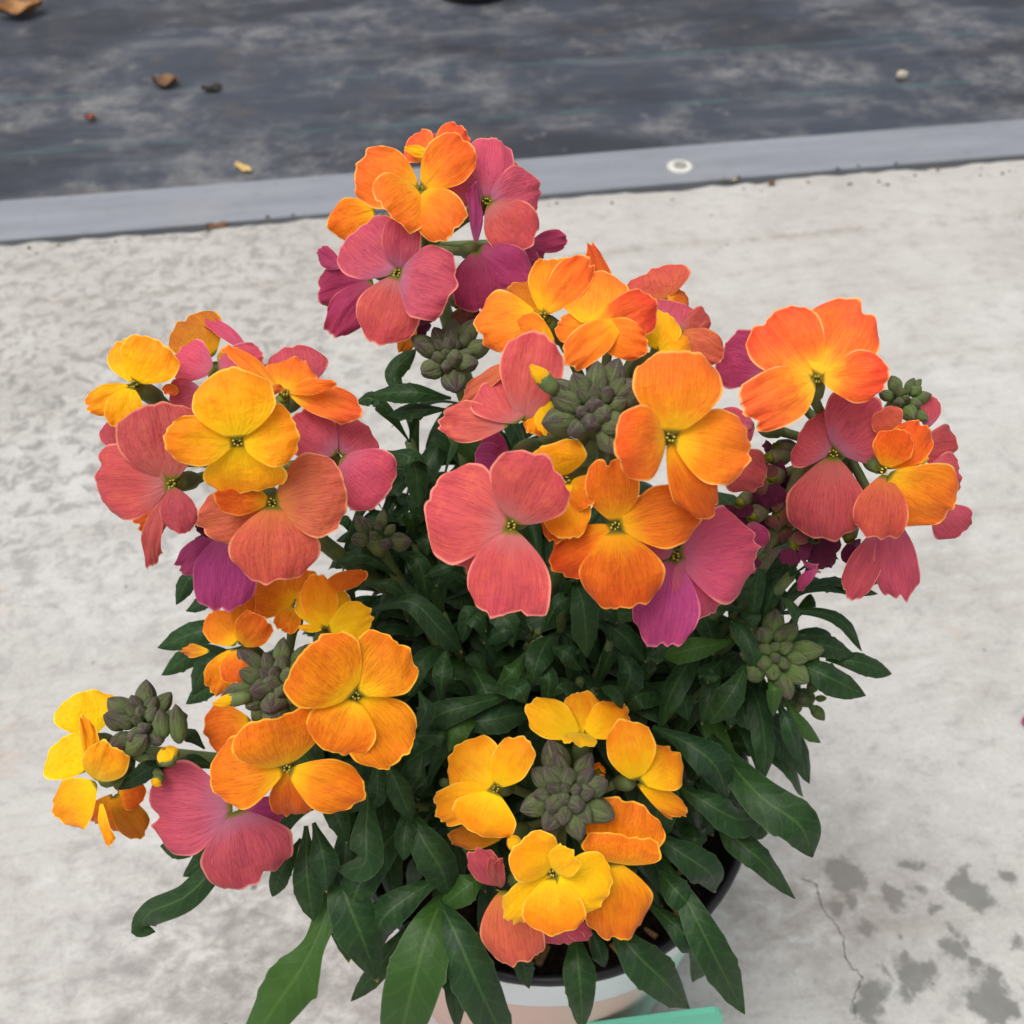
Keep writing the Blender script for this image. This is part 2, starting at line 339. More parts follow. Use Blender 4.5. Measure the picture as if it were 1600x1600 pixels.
def fabric_mat():
    t = NT('woven_fabric'); tc = t.n('ShaderNodeTexCoord'); P = tc.outputs['Object']; x, y, _ = t.sep(P)
    # tape weave about 2.4 mm
    k = 2 * math.pi / 0.0048
    wx = t.math('SINE', t.math('MULTIPLY', x, k)); wy = t.math('SINE', t.math('MULTIPLY', y, k))
    par = t.math('MULTIPLY', wx, wy)
    ribs = t.math('ABSOLUTE', t.math('SINE', t.math('MULTIPLY', x, k)))
    n1 = t.noise(P, 7, 6, 0.68, 0.3); n2 = t.noise(P, 42, 5, 0.7); n3 = t.noise(t.mapping(P, sc=(5, 22, 1)), 1.0, 5, 0.65)
    c = t.mix(t.step(par, -0.5, 0.5), srgb(46,51,61), srgb(60,66,77))
    c = t.mix(t.math('MULTIPLY', t.step(ribs, 0.5, 0.1), 0.30), c, srgb(30,32,38))
    dust = t.math('MULTIPLY', t.math('MULTIPLY', t.step(n1, 0.42, 0.62), t.step(n2, 0.32, 0.68)), 0.82)
    c = t.mix(dust, c, srgb(118,118,118))
    c = t.mix(t.math('MULTIPLY', t.step(n3, 0.5, 0.70), 0.6), c, srgb(98,101,106))
    c = t.mix(t.math('MULTIPLY', t.step(t.noise(t.mapping(P, loc=(5, 2, 1), sc=(3, 8, 1)), 1.4, 5, 0.6), 0.46, 0.62), 0.75), c, srgb(34,37,45))
    c = t.mix(t.math('MULTIPLY', t.step(t.noise(t.mapping(P, loc=(9, 4, 1)), 11, 4, 0.6), 0.56, 0.76), 0.42), c, srgb(92,82,70))
    c = t.mix(t.math('MULTIPLY', t.step(t.noise(t.mapping(P, loc=(2, 9, 1)), 30, 4, 0.7), 0.60, 0.78), 0.5), c, srgb(140,138,136))
    for (px, py) in [(500, 190), (560, 105), (1300, 115)][:2]:
        ly = loc2(px, py)[1]
        ln = t.math('SUBTRACT', 1.0, t.step(t.math('ABSOLUTE', t.math('SUBTRACT', y, ly)), 0.0015, 0.005))
        c = t.mix(t.math('MULTIPLY', t.math('MULTIPLY', ln, t.step(t.noise(P, 16, 3), 0.38, 0.6)), 0.6), c, srgb(62,88,88))
    h = t.math('ADD', t.math('MULTIPLY', par, 0.5), t.math('MULTIPLY', n2, 0.8))
    return t.done(t.bsdf(c, 0.62, 0.35, t.bump(h, 0.5, 0.0012)))
M_FAB = fabric_mat()
def strip_mat():
    t = NT('galvanised_metal'); tc = t.n('ShaderNodeTexCoord'); P = tc.outputs['Object']
    n1 = t.noise(t.mapping(P, sc=(6, 60, 10)), 1.0, 5, 0.65); n2 = t.noise(P, 70, 4, 0.7); n3 = t.noise(P, 10, 4, 0.6)
    c = t.ramp(n1, [(0.3, srgb(116,120,127)), (0.7, srgb(134,138,145))])
    c = t.mix(t.math('MULTIPLY', t.step(n2, 0.52, 0.72), 0.3), c, srgb(104,105,107))
    c = t.mix(t.math('MULTIPLY', t.step(n3, 0.5, 0.75), 0.3), c, srgb(150,149,146))
    return t.done(t.bsdf(c, 0.6, 0.4, t.bump(n2, 0.2, 0.0005), 0.1))
M_STRIP = strip_mat()
M_DARKGAP = simple('dirt_dark', srgb(62,54,46), srgb(104,92,78), 120, 0.9, 0.1, 0.8, 0.002)

b = MB()                                        # the ground: one sheet under everything, woven fabric on top
n = 40; S = 60.0
V = [(-S, -S, -0.008), (S, -S, -0.008), (S, S, -0.008), (-S, S, -0.008)]
b.add(V, [(0, 1, 2, 3)])
tag(place(b.build('ground_fabric', M_FAB)), 'dark grey woven ground fabric with dusty patches beyond the metal rail', 'ground fabric', kind='structure')
b = MB()                                        # concrete slab, its far edge slightly ragged and bevelled
nx = 240; xs = np.linspace(-6, 6, 49).tolist()
xs = sorted(set([round(v, 4) for v in list(np.linspace(-6, -0.8, 14)) + list(np.linspace(-0.8, 0.9, nx)) + list(np.linspace(0.9, 6, 14))]))
prof = [(-0.006, -0.05), (-0.0045, -0.0035), (-0.007, -0.0008), (-0.012, 0.0), (-0.05, 0.0), (-0.2, 0.0), (-0.6, 0.0), (-3.0, 0.0), (-3.0, -0.1)]
VV = []
for x in xs:
    w = 0.0015 * math.sin(x * 31) + 0.0011 * math.sin(x * 83 + 1) + 0.0009 * math.sin(x * 197 + 2) + 0.0012 * nrs.randn() * 0.5
    for i, (y, z) in enumerate(prof): VV.append((x, y + (w if i < 4 else 0), z + (0.0003 * nrs.randn() if i in (1, 2) else 0)))
b.add(VV, [f[::-1] for f in grid_faces(len(xs), len(prof))])
slab = tag(place(b.build('concrete_floor', M_CONC)), 'pale mottled concrete floor under the potted plant', 'floor', kind='structure')
# crack running through the floor near the grey blotches
b = MB(); cr = [(1100 + x * .3125, 1200 + y * .3125) for x, y in [(480,545),(530,570),(565,610),(575,660),(600,715),(650,770),(690,840),(705,920),(725,990),(775,1030),(790,1060),(765,1110),(745,1170),(760,1220),(750,1275)]]
cp = bez([(*loc2(*q), 0.0) for q in cr], 70); V = []; F = []
for i, p in enumerate(cp):
    p = p + np.array([nrs.randn() * .0004, nrs.randn() * .0004, 0]); tdir = unit(cp[min(i + 1, 69)] - cp[max(i - 1, 0)]); s_ = np.array([-tdir[1], tdir[0], 0])
    w = 0.00016 * (0.5 + abs(nrs.randn()) * 0.6) * (1 if 3 < i < 66 else 0.4)
    V += [p + s_ * w + (0, 0, .0004), p + (0, 0, .00025), p - s_ * w + (0, 0, .0004)]
b.add(V, grid_faces(70, 3)); b.build('crack', M_DARKGAP, slab)

strip = MB(); y0, y1 = 0.0, STRIP_W
pr = [(y0, -0.03), (y0, 0.0001), (y0 + .0008, 0.0009), (y1 - .0012, 0.0012), (y1, 0.0002), (y1, -0.03)]
VV = []; xs2 = np.linspace(-6, 6, 160)
for x in xs2:
    w = 0.0008 * math.sin(x * 9)
    for (y, z) in pr: VV.append((x, y + w, z))
strip.add(VV, [f[::-1] for f in grid_faces(len(xs2), len(pr))])
strip_o = tag(place(strip.build('edging_rail', M_STRIP, None, False)), 'flat grey metal edging rail between the concrete and the woven fabric', 'edging')
sx, sy = loc2(1062, 263)
M_PALE = simple('washer_pale', srgb(176,176,170), srgb(206,204,196), 300, 0.6, 0.3)
b = MB(); b.lathe([(0.0105, 0.0), (0.0100, 0.0011), (0.0085, 0.0013), (0.0, 0.0013)], 28, center=(sx, sy, 0.0012)); wsh = b.build('washer', M_PALE, strip_o)
M_SCREW = simple('screw_grey', srgb(120,118,112), srgb(150,148,140), 500, 0.5, 0.4)
b = MB(); b.lathe([(0.0055, 0.0), (0.0050, 0.0012), (0.0035, 0.0018), (0.0030, 0.0010), (0.0, 0.0010)], 20, center=(sx, sy, 0.0025)); b.build('screw', M_SCREW, strip_o)
# dirt and crumbs lying in the joint between slab and rail
b = MB()
for i in range(420):
    x = rnd.uniform(-0.75, 0.85); y = rnd.uniform(-0.011, -0.001); r = rnd.uniform(.0008, .0032)
    if rnd.random() < .25: y = rnd.uniform(-0.03, 0.003) ; r *= .6
    z0 = -0.006 if y > -0.011 else 0.0002
    if y > 0: z0 = 0.0010
    V = [(x + r * math.cos(a) * rnd.uniform(.6, 1.6), y + r * math.sin(a) * rnd.uniform(.5, 1), z0 + (0 if k < 6 else r * rnd.uniform(.3, .8))) for k, a in enumerate([q * math.pi / 3 for q in range(6)] * 2)]
    for k in range(6, 12): V[k] = (x + (V[k][0] - x) * .6, y + (V[k][1] - y) * .6, V[k][2])
    b.add(V, [(0,1,7,6),(1,2,8,7),(2,3,9,8),(3,4,10,9),(4,5,11,10),(5,0,6,11),(6,7,8,9,10,11)])
tag(place(b.build('joint_dirt', M_DARKGAP, None, False)), 'brown dirt crumbs lying in the joint beside the metal rail', 'dirt', kind='stuff')

# ------------------------------------------------------------------ pot, soil, card
POT = GND(0, 0) * 0 + np.array([0.0102, 0.168, 0.0]); RIM_Z = 0.115; RIM_R = 0.065
M_BLACK = simple('black_plastic', srgb(24,24,27), srgb(36,36,40), 200, 0.42, 0.4, 0.1)
def sleeve_mat():
    t = NT('printed_sleeve'); tc = t.n('ShaderNodeTexCoord'); x, y, z = t.sep(tc.outputs['Object'])
    ang = t.math('ARCTAN2', x, t.math('MULTIPLY', y, -1.0))          # 0 towards the front of the pot
    hill = t.math('ADD', 0.078, t.math('MULTIPLY', t.math('SINE', t.math('ADD', t.math('MULTIPLY', ang, 3.1), 1.55)), 0.0065))
    pink = t.step(t.math('SUBTRACT', hill, z), -0.0003, 0.0003)
    c = t.mix(pink, srgb(226,232,234), srgb(226,188,174))
    line = t.math('SUBTRACT', 1.0, t.step(t.math('ABSOLUTE', t.math('SUBTRACT', z, hill)), 0.0002, 0.0007))
    c = t.mix(t.math('MULTIPLY', line, 0.5), c, srgb(196,150,134))
    refl_top = t.math('ADD', 0.080, t.math('MULTIPLY', t.math('SINE', t.math('ADD', t.math('MULTIPLY', ang, 2.3), 0.0)), 0.012))  # mint card's green reflection painted into the sleeve colour
    c = t.mix(t.math('MULTIPLY', t.step(ang, 0.36, 0.7), t.step(t.math('SUBTRACT', refl_top, z), -0.001, 0.012)), c, srgb(176,222,206))
    return t.done(t.bsdf(c, 0.38, 0.45, None))
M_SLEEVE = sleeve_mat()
pot = bpy.data.objects.new('plant_pot', None); COL.objects.link(pot); pot.location = (POT[0], POT[1], 0)
tag(pot, 'white printed plastic pot with black rim holding the wallflower', 'pot')
b = MB(); b.lathe([(0.0648, RIM_Z - 0.0035), (0.0658, RIM_Z - 0.003), (0.0660, RIM_Z - 0.0018), (0.0655, RIM_Z - 0.0006), (0.0645, RIM_Z), (0.0634, RIM_Z - 0.0006), (0.0630, RIM_Z - 0.003), (0.0570, RIM_Z - 0.030), (0.0530, RIM_Z - 0.05)], 72)
b.build('rim', M_BLACK, pot)
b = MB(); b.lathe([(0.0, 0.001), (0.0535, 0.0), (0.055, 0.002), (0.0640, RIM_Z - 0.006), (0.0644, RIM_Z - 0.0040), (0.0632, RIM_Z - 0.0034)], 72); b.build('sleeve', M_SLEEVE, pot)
# script lettering printed on the pink band, only its top strokes in view
M_INK = simple('ink_grey', srgb(92,82,84), srgb(110,98,98), 300, 0.6, 0.2)
def on_pot(a, z, lift=0.0005):
    r = 0.055 + (0.0640 - 0.055) * (z - 0.002) / (RIM_Z - 0.008) + lift
    return np.array([r * math.sin(a), -r * math.cos(a), z])
b = MB()
for strokes in ([(-.66,.0765),(-.63,.0800),(-.60,.0842),(-.585,.0852),(-.58,.0835),(-.60,.0790),(-.615,.0755),(-.60,.0745),(-.575,.0765),(-.555,.0788),(-.54,.0790),(-.545,.0770),(-.56,.0755),(-.54,.0742),(-.515,.0752)],
                [(-.515,.0752),(-.495,.0790),(-.47,.0835),(-.455,.0850),(-.45,.0838),(-.468,.0790),(-.485,.0752),(-.465,.0744),(-.44,.0760),(-.42,.0782),(-.40,.0780),(-.41,.0758),(-.39,.0744),(-.36,.0752)]):
    b.tube(bez([on_pot(a - 0.02, z) for a, z in strokes], 60), [0.00028 + 0.00018 * math.sin(i * .5) ** 2 for i in range(60)], 5)
b.build('lettering', M_INK, pot)
# soil
t = NT('potting_soil'); tc = t.n('ShaderNodeTexCoord'); n1 = t.noise(tc.outputs['Object'], 320, 5, 0.7)
M_SOIL = t.done(t.bsdf(t.ramp(n1, [(0.35, srgb(22,17,14)), (0.6, srgb(48,38,30)), (0.8, srgb(90,72,54))]), 0.95, 0.1, t.bump(n1, 1.0, 0.003)))
M_CHIP = simple('bark_chip', srgb(110,84,56), srgb(170,136,96), 260, 0.85, 0.15)
b = MB(); V = []; nr = 22; nc = 56
for i in range(nr):
    for k in range(nc):
        r = 0.0588 * i / (nr - 1); a = 2 * math.pi * k / nc
        V.append((POT[0] + r * math.cos(a), POT[1] + r * math.sin(a), RIM_Z - 0.022 + 0.006 * (1 - i / nr) + 0.0016 * nrs.randn() * (i > 0)))
b.add(V, grid_faces(nr, nc, True))
for i in range(90):
    r = 0.058 * math.sqrt(rnd.random()); a = rnd.uniform(0, 6.28); c = np.array([POT[0] + r * math.cos(a), POT[1] + r * math.sin(a), RIM_Z - 0.0195]); d = unit(nrs.randn(3) * (1, 1, .3)) * rnd.uniform(.0015, .006)
    e = unit(np.cross(d, (0, 0, 1))) * rnd.uniform(.0006, .0018); u = np.array([0, 0, rnd.uniform(.0006, .0016)])
    V = [c - d - e, c + d - e * .5, c + d + e * .5, c - d + e, c - d * .8 - e * .6 + u, c + d * .8 - e * .4 + u, c + d * .8 + e * .4 + u, c - d * .8 + e * .6 + u]
    b.add(V, [(0,3,2,1),(4,5,6,7),(0,1,5,4),(1,2,6,5),(2,3,7,6),(3,0,4,7)], None, 1)
tag(b.build('potting_soil', [M_SOIL, M_CHIP]), 'dark potting soil with bark chips inside the pot rim', 'soil', kind='stuff')
# mint card leaning against the pot
M_MINT = simple('mint_card', srgb(100,184,156), srgb(106,190,162), 60, 0.5, 0.35, 0.02)
cr_ = PX(1130, 1575, .3295); cl_ = GND(936, 1600, cr_[2])
ux = unit(np.array([cr_[0] - cl_[0], cr_[1] - cl_[1], 0])); cw = 0.052
top = cr_ - ux * 0.0; foot = np.array([0.0, -0.0, 0.0])
fn = np.array([ux[1], -ux[0], 0])                                    # facing outwards, away from the pot
h_ = top[2]; lean = fn * 0.014                                        # the foot stands further out than the top edge
def card_pt(x, z): k = z / h_; return top - ux * x + lean * (1 - k) * 1.0 + np.array([0, 0, z - h_]) + np.array([0, 0, 0])
b = MB(); out = []; rr = 0.004
for cx, cz, a0 in ((rr, h_ - rr, 90), (cw - rr, h_ - rr, 0), (cw - rr, rr, -90), (rr, rr, -180)):
    for k in range(6):
        a = R(a0 + (90 if cx == rr and cz > rr else 0) * 0)
        q = R({90: 180 - 18 * k, 0: 90 - 18 * k, -90: 0 - 18 * k, -180: 270 - 18 * k}[a0]); out.append((cx + rr * math.cos(q), cz + rr * math.sin(q)))
th = fn * 0.0009; m_ = len(out)
V = [card_pt(*q) + th for q in out] + [card_pt(*q) - th for q in out]
b.add(V, [tuple(range(m_)), tuple(range(2 * m_ - 1, m_ - 1, -1))] + [(k, k + m_, (k + 1) % m_ + m_, (k + 1) % m_) for k in range(m_)])
tag(b.build('plant_card', M_MINT, None, False), 'mint green card with rounded corner leaning against the pot', 'card')

# ------------------------------------------------------------------ the plant
plant = bpy.data.objects.new('wallflower_plant', None); COL.objects.link(plant); plant.location = (POT[0], POT[1], RIM_Z - 0.018)
tag(plant, 'bushy wallflower with yellow, orange and pink flower heads growing in the pot', 'plant')
PINV = Matrix.Translation(-Vector(plant.location))
def under_plant(o, parent=None):
    """world-space mesh becomes a part (or sub-part) of the plant"""
    o.parent = parent if parent is not None else plant
    o.matrix_parent_inverse = PINV if parent is None else Matrix.Identity(4)
    return o

HEAD = {   # photo window (x0, y0, scale), head centre in that window, depth of the head (from petal size)
 'top':    ((480, 180, .2625), (700, 700), .232),
 'mid':    ((660, 370, .35),   (790, 760), .193),
 'right':  ((1080, 450, .3125), (800, 760), .210),
 'left':   ((120, 470, .3375), (700, 700), .205),
 'low':    ((60, 880, .4),     (940, 500), .222),
 'far':    ((60, 880, .4),     (330, 700), .228),
 'front':  ((640, 1050, .3),   (810, 700), .238),
}
STEMTOP = {}
for k, ((ox, oy, s), (hx, hy), d) in HEAD.items():
    STEMTOP[k] = PX(ox + hx * s, oy + hy * s, d + 0.022) + np.array([0, 0, -0.004])

def petal_mesh(B, T, n, W, bow, cup, ruf, frill, seed):
    r = np.random.RandomState(seed); L = np.linalg.norm(T - B); d = (T - B) / L
    n = unit(n - d * (n @ d)); e = np.cross(d, n)
    Ns, Nt = 23, 25
    s = (np.linspace(0, 1, Ns) ** 1.25)[:, None]; t = np.linspace(-1, 1, Nt)[None, :]
    sm = r.uniform(.56, .68)
    g = np.where(s < sm, 0.07 + 0.93 * np.sin(np.pi / 2 * np.clip(s / sm, 0, 1)) ** 0.80, 1 - 0.11 * ((s - sm) / (1 - sm)) ** 2)
    asym = r.uniform(-.10, .10)
    x = t * W / 2 * g * (1 + asym * t) 
    kk = r.uniform(.16, .29)
    y = s * (1 - kk * np.abs(t) ** 2.0 * s ** 1.2) + asym * 0.25 * t * s * s
    # uneven margin
    ph = r.uniform(0, 6.28, 8); am = r.uniform(.3, 1, 8)
    edge = sum(am[q] * np.sin(t * (2.2 + 2.7 * q) + ph[q]) / (1 + .55 * q) for q in range(6))
    y = y * (1 + (0.022 + .014 * frill) * edge * s ** 3)
    kn = np.linspace(-1, 1, 19); jag = np.interp(t, kn, r.uniform(-1, 1, 19) * (r.rand(19) < .6)) + .6 * np.interp(t, np.linspace(-1, 1, 9), r.uniform(-1, 1, 9))
    y = y * (1 + 0.017 * (0.35 + frill) * jag * s ** 6)
    if r.rand() < .55: y = y - r.uniform(.02, .07) * np.exp(-((t - r.uniform(-.45, .45)) / .13) ** 2) * s ** 5
    sid = sum(np.sin(s * (5 + 4 * q) + ph[q + 2]) / (1 + q) for q in range(4))
    x = x * (1 + 0.018 * sid * np.abs(t) ** 3)
    z = bow * L * (3.1 * s * (1 - s) ** 0.9) - cup * W * 0.5 * t * t * s
    ruff = sum(np.sin(t * (3.4 + 2.9 * q) + ph[q] + s * (1.5 + q) * 1.3) * am[q] / (1 + .45 * q) for q in range(6))
    z = z + ruf * L * ruff * s ** 2.6 * (0.35 + 0.65 * np.maximum(np.abs(t) ** 2, s ** 6))
    z = z + 0.020 * L * np.sin(s * 8 + t * 4 + ph[6]) * s + 0.016 * L * np.sin(s * 5 - t * 6 + ph[7]) * s
    z = z + 0.018 * L * (0.4 + frill) * np.interp(t, np.linspace(-1, 1, 13), r.uniform(-1, 1, 13)) * s ** 4
    z = z - 0.022 * L * np.exp(-(t / .10) ** 2) * s * (1 - s) * 2
    P = B + d * (y[..., None] * L) + e * (x + 0 * y)[..., None] + n * (z + 0 * y)[..., None]
    UV = np.stack([np.broadcast_to((t + 1) / 2, y.shape), np.broadcast_to(s, y.shape)], -1)
    return P.reshape(-1, 3), grid_faces(Ns, Nt), UV.reshape(-1, 2)

NAMES = dict(Y='yellow', G='golden yellow', A='amber orange', B='bronze amber', O='orange', D='deep orange', R='red orange', C='coral', S='salmon pink', P='dusky rose', K='bright pink', N='brick rose', M='magenta', V='violet', W='wilted maroon', T='dried tan')
SEED = [100]
def flower(head, cx, cy, dz, kind, petals, face=None, lift=1.0, stamens=True, wilt=False):
    """cx, cy: throat, petals: (tip x, tip y, width, opts) all in the head's photo window; dz: cm further than the head"""
    (ox, oy, sc), (hx, hy), hd = HEAD[head]; D = hd + dz * 0.01
    X = lambda x, y, d: PX(ox + x * sc, oy + y * sc, d)
    C = X(cx, cy, D); toc = unit(CAM - C)
    fx, fy = face if face else (cx - hx, cy - hy); fl = math.hypot(fx, fy) + 1e-6; fx /= fl; fy /= fl
    lens = [math.hypot(p[0] - (p[3].get('b', (cx, cy))[0] if len(p) > 3 else cx), p[1] - (p[3].get('b', (cx, cy))[1] if len(p) > 3 else cy)) for p in petals]
    Lm = max(lens) * 1.04
    items = []
    for p, l in zip(petals, lens):
        op = p[3] if len(p) > 3 else {}; bx_, by_ = op.get('b', (cx, cy)); dx, dy = p[0] - bx_, p[1] - by_
        if 'z' in op: z = op['z'] * Lm
        else:
            c = (dx * fx + dy * fy) / (l + 1e-6)
            z = max(-1, min(1, 1.6 * c)) * 0.55 * math.sqrt(max(0, Lm * Lm - l * l))
        kx = 1.03; Tp = X(bx_ + dx * kx, by_ + dy * kx, D + z * sc * D / FPX); Bp = X(bx_, by_, D)
        items.append((p, op, Bp, Tp))
    A = np.array([it[3] - C for it in items])
    if len(items) >= 3 and not any('b' in it[1] for it in items):
        u_, s_, vh = np.linalg.svd(A - 0); nf = vh[2]
        nf = nf if nf @ toc > 0 else -nf
        nf = unit(nf + 0.6 * toc)
    else: nf = unit(toc + 0.45 * (RT * fx - UP * fy))
    # flower body: pedicel, green calyx, throat
    fb = MB(); st = STEMTOP[head]; cl = 0.0085 if not wilt else 0.006
    back = C - nf * cl * 0.9 + unit(st - C) * cl * 0.35
    if not wilt or True:
        mid = 0.55 * back + 0.45 * st + (C - nf * 0.02 - back) * 0.15
        fb.tube(bez([st + (st - back) * 0.12, mid, back], 8), [0.0011] * 7 + [0.0013], 7, 0)
        fb.tube(bez([back, (back + C) / 2, C - nf * (0.0012 if stamens else .0026)], 7), [0.0012, 0.0019, 0.0021, 0.0021, 0.0020, 0.0018, 0.0013], 10, 0)
        if stamens: fb.tube([C - nf * 0.0022, C - nf * 0.0010, C - nf * 0.0004], [0.0008, 0.0011, 0.0013], 10, 1)
    fo = under_plant(fb.build('flower', [M_STEM if not wilt else M_PURPSTEM, M_THROAT]))
    fo['label'] = NAMES[kind] + ' flower'
    for i, (p, op, Bp, Tp) in enumerate(items):
        SEED[0] += 1; k = op.get('k', kind); rr = np.random.RandomState(SEED[0])
        dvec = unit(Tp - Bp); own = 'b' in op
        B0 = Bp + (dvec * 0.0006 if not own else 0) 
        nb = unit(0.45 * nf + 0.75 * unit(CAM - Tp)); tw = R(op.get('tw', rr.uniform(-9, 9)))
        nb = unit(nb - dvec * (nb @ dvec)); nb = nb * math.cos(tw) + np.cross(dvec, nb) * math.sin(tw)
        off = nf * (0.0006 * i)
        W = p[2] * sc * D / FPX * 1.12
        V, F, UV = petal_mesh(B0 + off, Tp + off, nb, W, op.get('c', rr.uniform(.05, .17)), op.get('cup', rr.uniform(.02, .22)), op.get('ruf', rr.uniform(.018, .044)), op.get('fr', rr.uniform(.2, 1.2)), SEED[0])
        m = MB(); m.add(V, F, UV); under_plant(m.build('petal', MP[k]), fo)
    if stamens and not wilt:
        sb = MB(); a1 = unit(np.cross(nf, RT + .01)); a2 = np.cross(nf, a1)
        for q in range(6):
            w = q * math.pi / 3 + SEED[0]; rr_ = 0.0006 if q % 3 else 0.0008; b0 = C + (a1 * math.cos(w) + a2 * math.sin(w)) * rr_ * .6 - nf * .001; b1 = C + (a1 * math.cos(w) + a2 * math.sin(w)) * rr_ + nf * (.0008 + .0003 * (q % 2))
            sb.tube([b0, b1], .00016, 5, 1); sb.tube([b1 - nf * .0001, b1 + nf * .0004, b1 + nf * .0009], [.0001, .00026, .0001], 6, 0)
        sb.tube([C - nf * .001, C + nf * .0006], [.0004, .0003], 6, 1)
        under_plant(sb.build('stamens', [M_ANTHER, M_THROAT]), fo)
    return fo

b_ = lambda x, y, **k: dict(b=(x, y), **k)
# ---- top head
flower('top', 760, 260, 2.4, 'R', [(610,150,200,dict(k='R')),(720,125,210,dict(k='N')),(940,95,170),(590,215,60,dict(k='Y'))], stamens=False)
flower('top', 420, 560, 1.8, 'B', [(135,665,230,dict(k='A')),(250,620,90,dict(k='Y')),(420,520,80,dict(k='Y'))], stamens=False)
flower('top', 400, 970, 1.5, 'M', [(75,1070,280),(150,1290,210),(75,800,110,b_(220,900))], stamens=False)
flower('top', 1310, 770, 2.0, 'M', [(1545,745,125),(1385,870,150),(1225,280,90,b_(1200,420,k='C'))], stamens=False)
flower('top', 1000, 795, 0.4, 'M', [(1375,860,170,dict(z=.3)),(1040,1180,300),(1330,1010,250),(985,420,95,dict(tw=35,c=.05,k='V'))], stamens=False)
flower('top', 1060, 520, 0.4, 'K', [(810,370,200,dict(k='P')),(1090,140,270,dict(k='K')),(1375,450,300,dict(k='P')),(1290,790,310,dict(k='S'))], face=(1,-.4))
flower('top', 545, 940, -0.2, 'P', [(575,600,210,dict(k='P')),(290,690,390,dict(k='P')),(880,1030,400,dict(k='P')),(430,1345,340,dict(k='S'))], face=(-.5,.4))
flower('top', 675, 455, -0.4, 'O', [(310,300,330),(970,180,270),(860,725,270,dict(c=.16)),(470,585,340,dict(z=-.45,c=.12))], face=(-.1,-1))
flower('top', 640, 1240, 2.4, 'W', [(600,1330,160),(700,1300,130),(540,1400,90,dict(k='B')),(660,1180,140)], wilt=True)
flower('top', 900, 1130, 2.2, 'W', [(960,1260,110,dict(k='T')),(1010,1200,90),(880,1220,80,dict(k='T')),(1390,960,130,b_(1280,860))], wilt=True)
# ---- middle head
flower('mid', 1080, 300, 2.6, 'B', [(1020,148,280,dict(k='C')),(1180,280,130,dict(k='D'))], stamens=False)
flower('mid', 1130, 430, 2.0, 'S', [(1150,300,250,dict(k='P')),(1275,430,210),(1325,555,150,dict(k='C'))], stamens=False)
flower('mid', 1035, 520, 1.5, 'G', [(1070,335,190,dict(k='Y')),(1180,470,190,dict(k='G'))], stamens=False)
flower('mid', 860, 300, 2.0, 'D', [(748,28,80,dict(tw=30))], stamens=False)
flower('mid', 545, 365, 1.0, 'O', [(390,235,170,dict(k='B')),(610,95,190,dict(k='A')),(745,110,150,dict(c=.03)),(255,430,250),(392,415,190,b_(610,500,k='A',c=.2,z=.15))], face=(-.6,-.5))
flower('mid', 750, 425, 0.8, 'O', [(600,395,120),(1035,310,190,dict(k='R')),(770,172,285),(1000,505,160),(645,588,150,b_(885,400,z=-.2,c=.12))], face=(.1,-1))
flower('mid', 400, 980, 1.6, 'V', [(240,985,120),(285,890,90,dict(k='M'))], stamens=False)
flower('mid', 455, 835, 0.35, 'P', [(175,722,95,b_(420,560,k='C',tw=35)),(530,440,250,dict(k='S')),(100,815,170,b_(400,830,k='S')),(325,640,260,dict(k='S',tw=20))], stamens=False)
flower('mid', 560, 700, 0.3, 'Y', [(490,885,120,dict(ruf=.06,k='G')),(560,880,90,dict(ruf=.05)),(500,700,70)], stamens=False)
flower('mid', 1330, 960, 1.6, 'M', [(1520,1100,200,dict(k='N')),(1440,850,110,dict(k='K'))], stamens=False)
flower('mid', 1120, 1420, 1.0, 'K', [(1050,1815,270,dict(k='V')),(945,1325,130,dict(k='P')),(1465,1380,400,dict(fr=2.0)),(1265,1680,230,dict(ruf=.05))], face=(.8,.6))
flower('mid', 660, 1085, 0.5, 'A', [(590,1365,140,dict(k='D')),(770,1190,150),(675,1345,190,dict(k='G')),(590,935,250,dict(k='G',z=-.3,c=.2))], face=(-.3,-.6))
flower('mid', 860, 1285, 0.2, 'D', [(585,1480,200),(850,985,210,dict(k='D')),(1225,1200,250),(880,1655,340,dict(k='D'))], face=(0,1))
flower('mid', 405, 1285, -0.1, 'S', [(140,1450,230,dict(k='P')),(40,1170,420),(560,1000,340),(370,1680,350,dict(fr=1.6))], face=(-.7,.5))
flower('mid', 1095, 895, -0.9, 'O', [(1290,1245,190,dict(k='D',z=.35)),(865,945,300),(1445,970,310),(1125,512,350)], face=(.5,.2))
# ---- right head
flower('right', 380, 420, 1.6, 'V', [(150,320,270,dict(k='M')),(600,150,100,b_(620,260,k='N'))], stamens=False)
flower('right', 330, 690, 1.4, 'K', [(115,640,120),(260,730,100)], stamens=False)
flower('right', 1170, 860, 1.5, 'P', [(1200,545,100,b_(1180,700)),(1315,800,210,b_(1130,790,k='N')),(1330,950,240,b_(1150,930,k='P')),(1345,1215,190,b_(1200,1080))], stamens=False)
flower('right', 960, 1180, 1.3, 'P', [(785,1540,150),(1050,1540,190,b_(985,1110))], stamens=False)
flower('right', 715, 825, 0.6, 'P', [(545,715,320,dict(k='P',z=.1)),(960,590,420),(690,1250,350,dict(k='N'))], face=(-.2,.4))
flower('right', 955, 905, -0.2, 'C', [(950,610,150,b_(1030,720,k='C',z=-.1)),(1165,680,190,dict(k='D')),(1040,700,170,dict(k='D')),(905,1235,240,dict(k='C')),(1270,1090,330,dict(k='O',ruf=.05))], face=(.5,.5))
flower('right', 1110, 850, 0.6, 'Y', [(1185,855,60)], stamens=False)
flower('right', 625, 465, -0.7, 'R', [(385,145,340),(835,95,350),(270,640,260,dict(z=-.3)),(975,455,230,dict(z=-.2))], face=(-.1,-1))
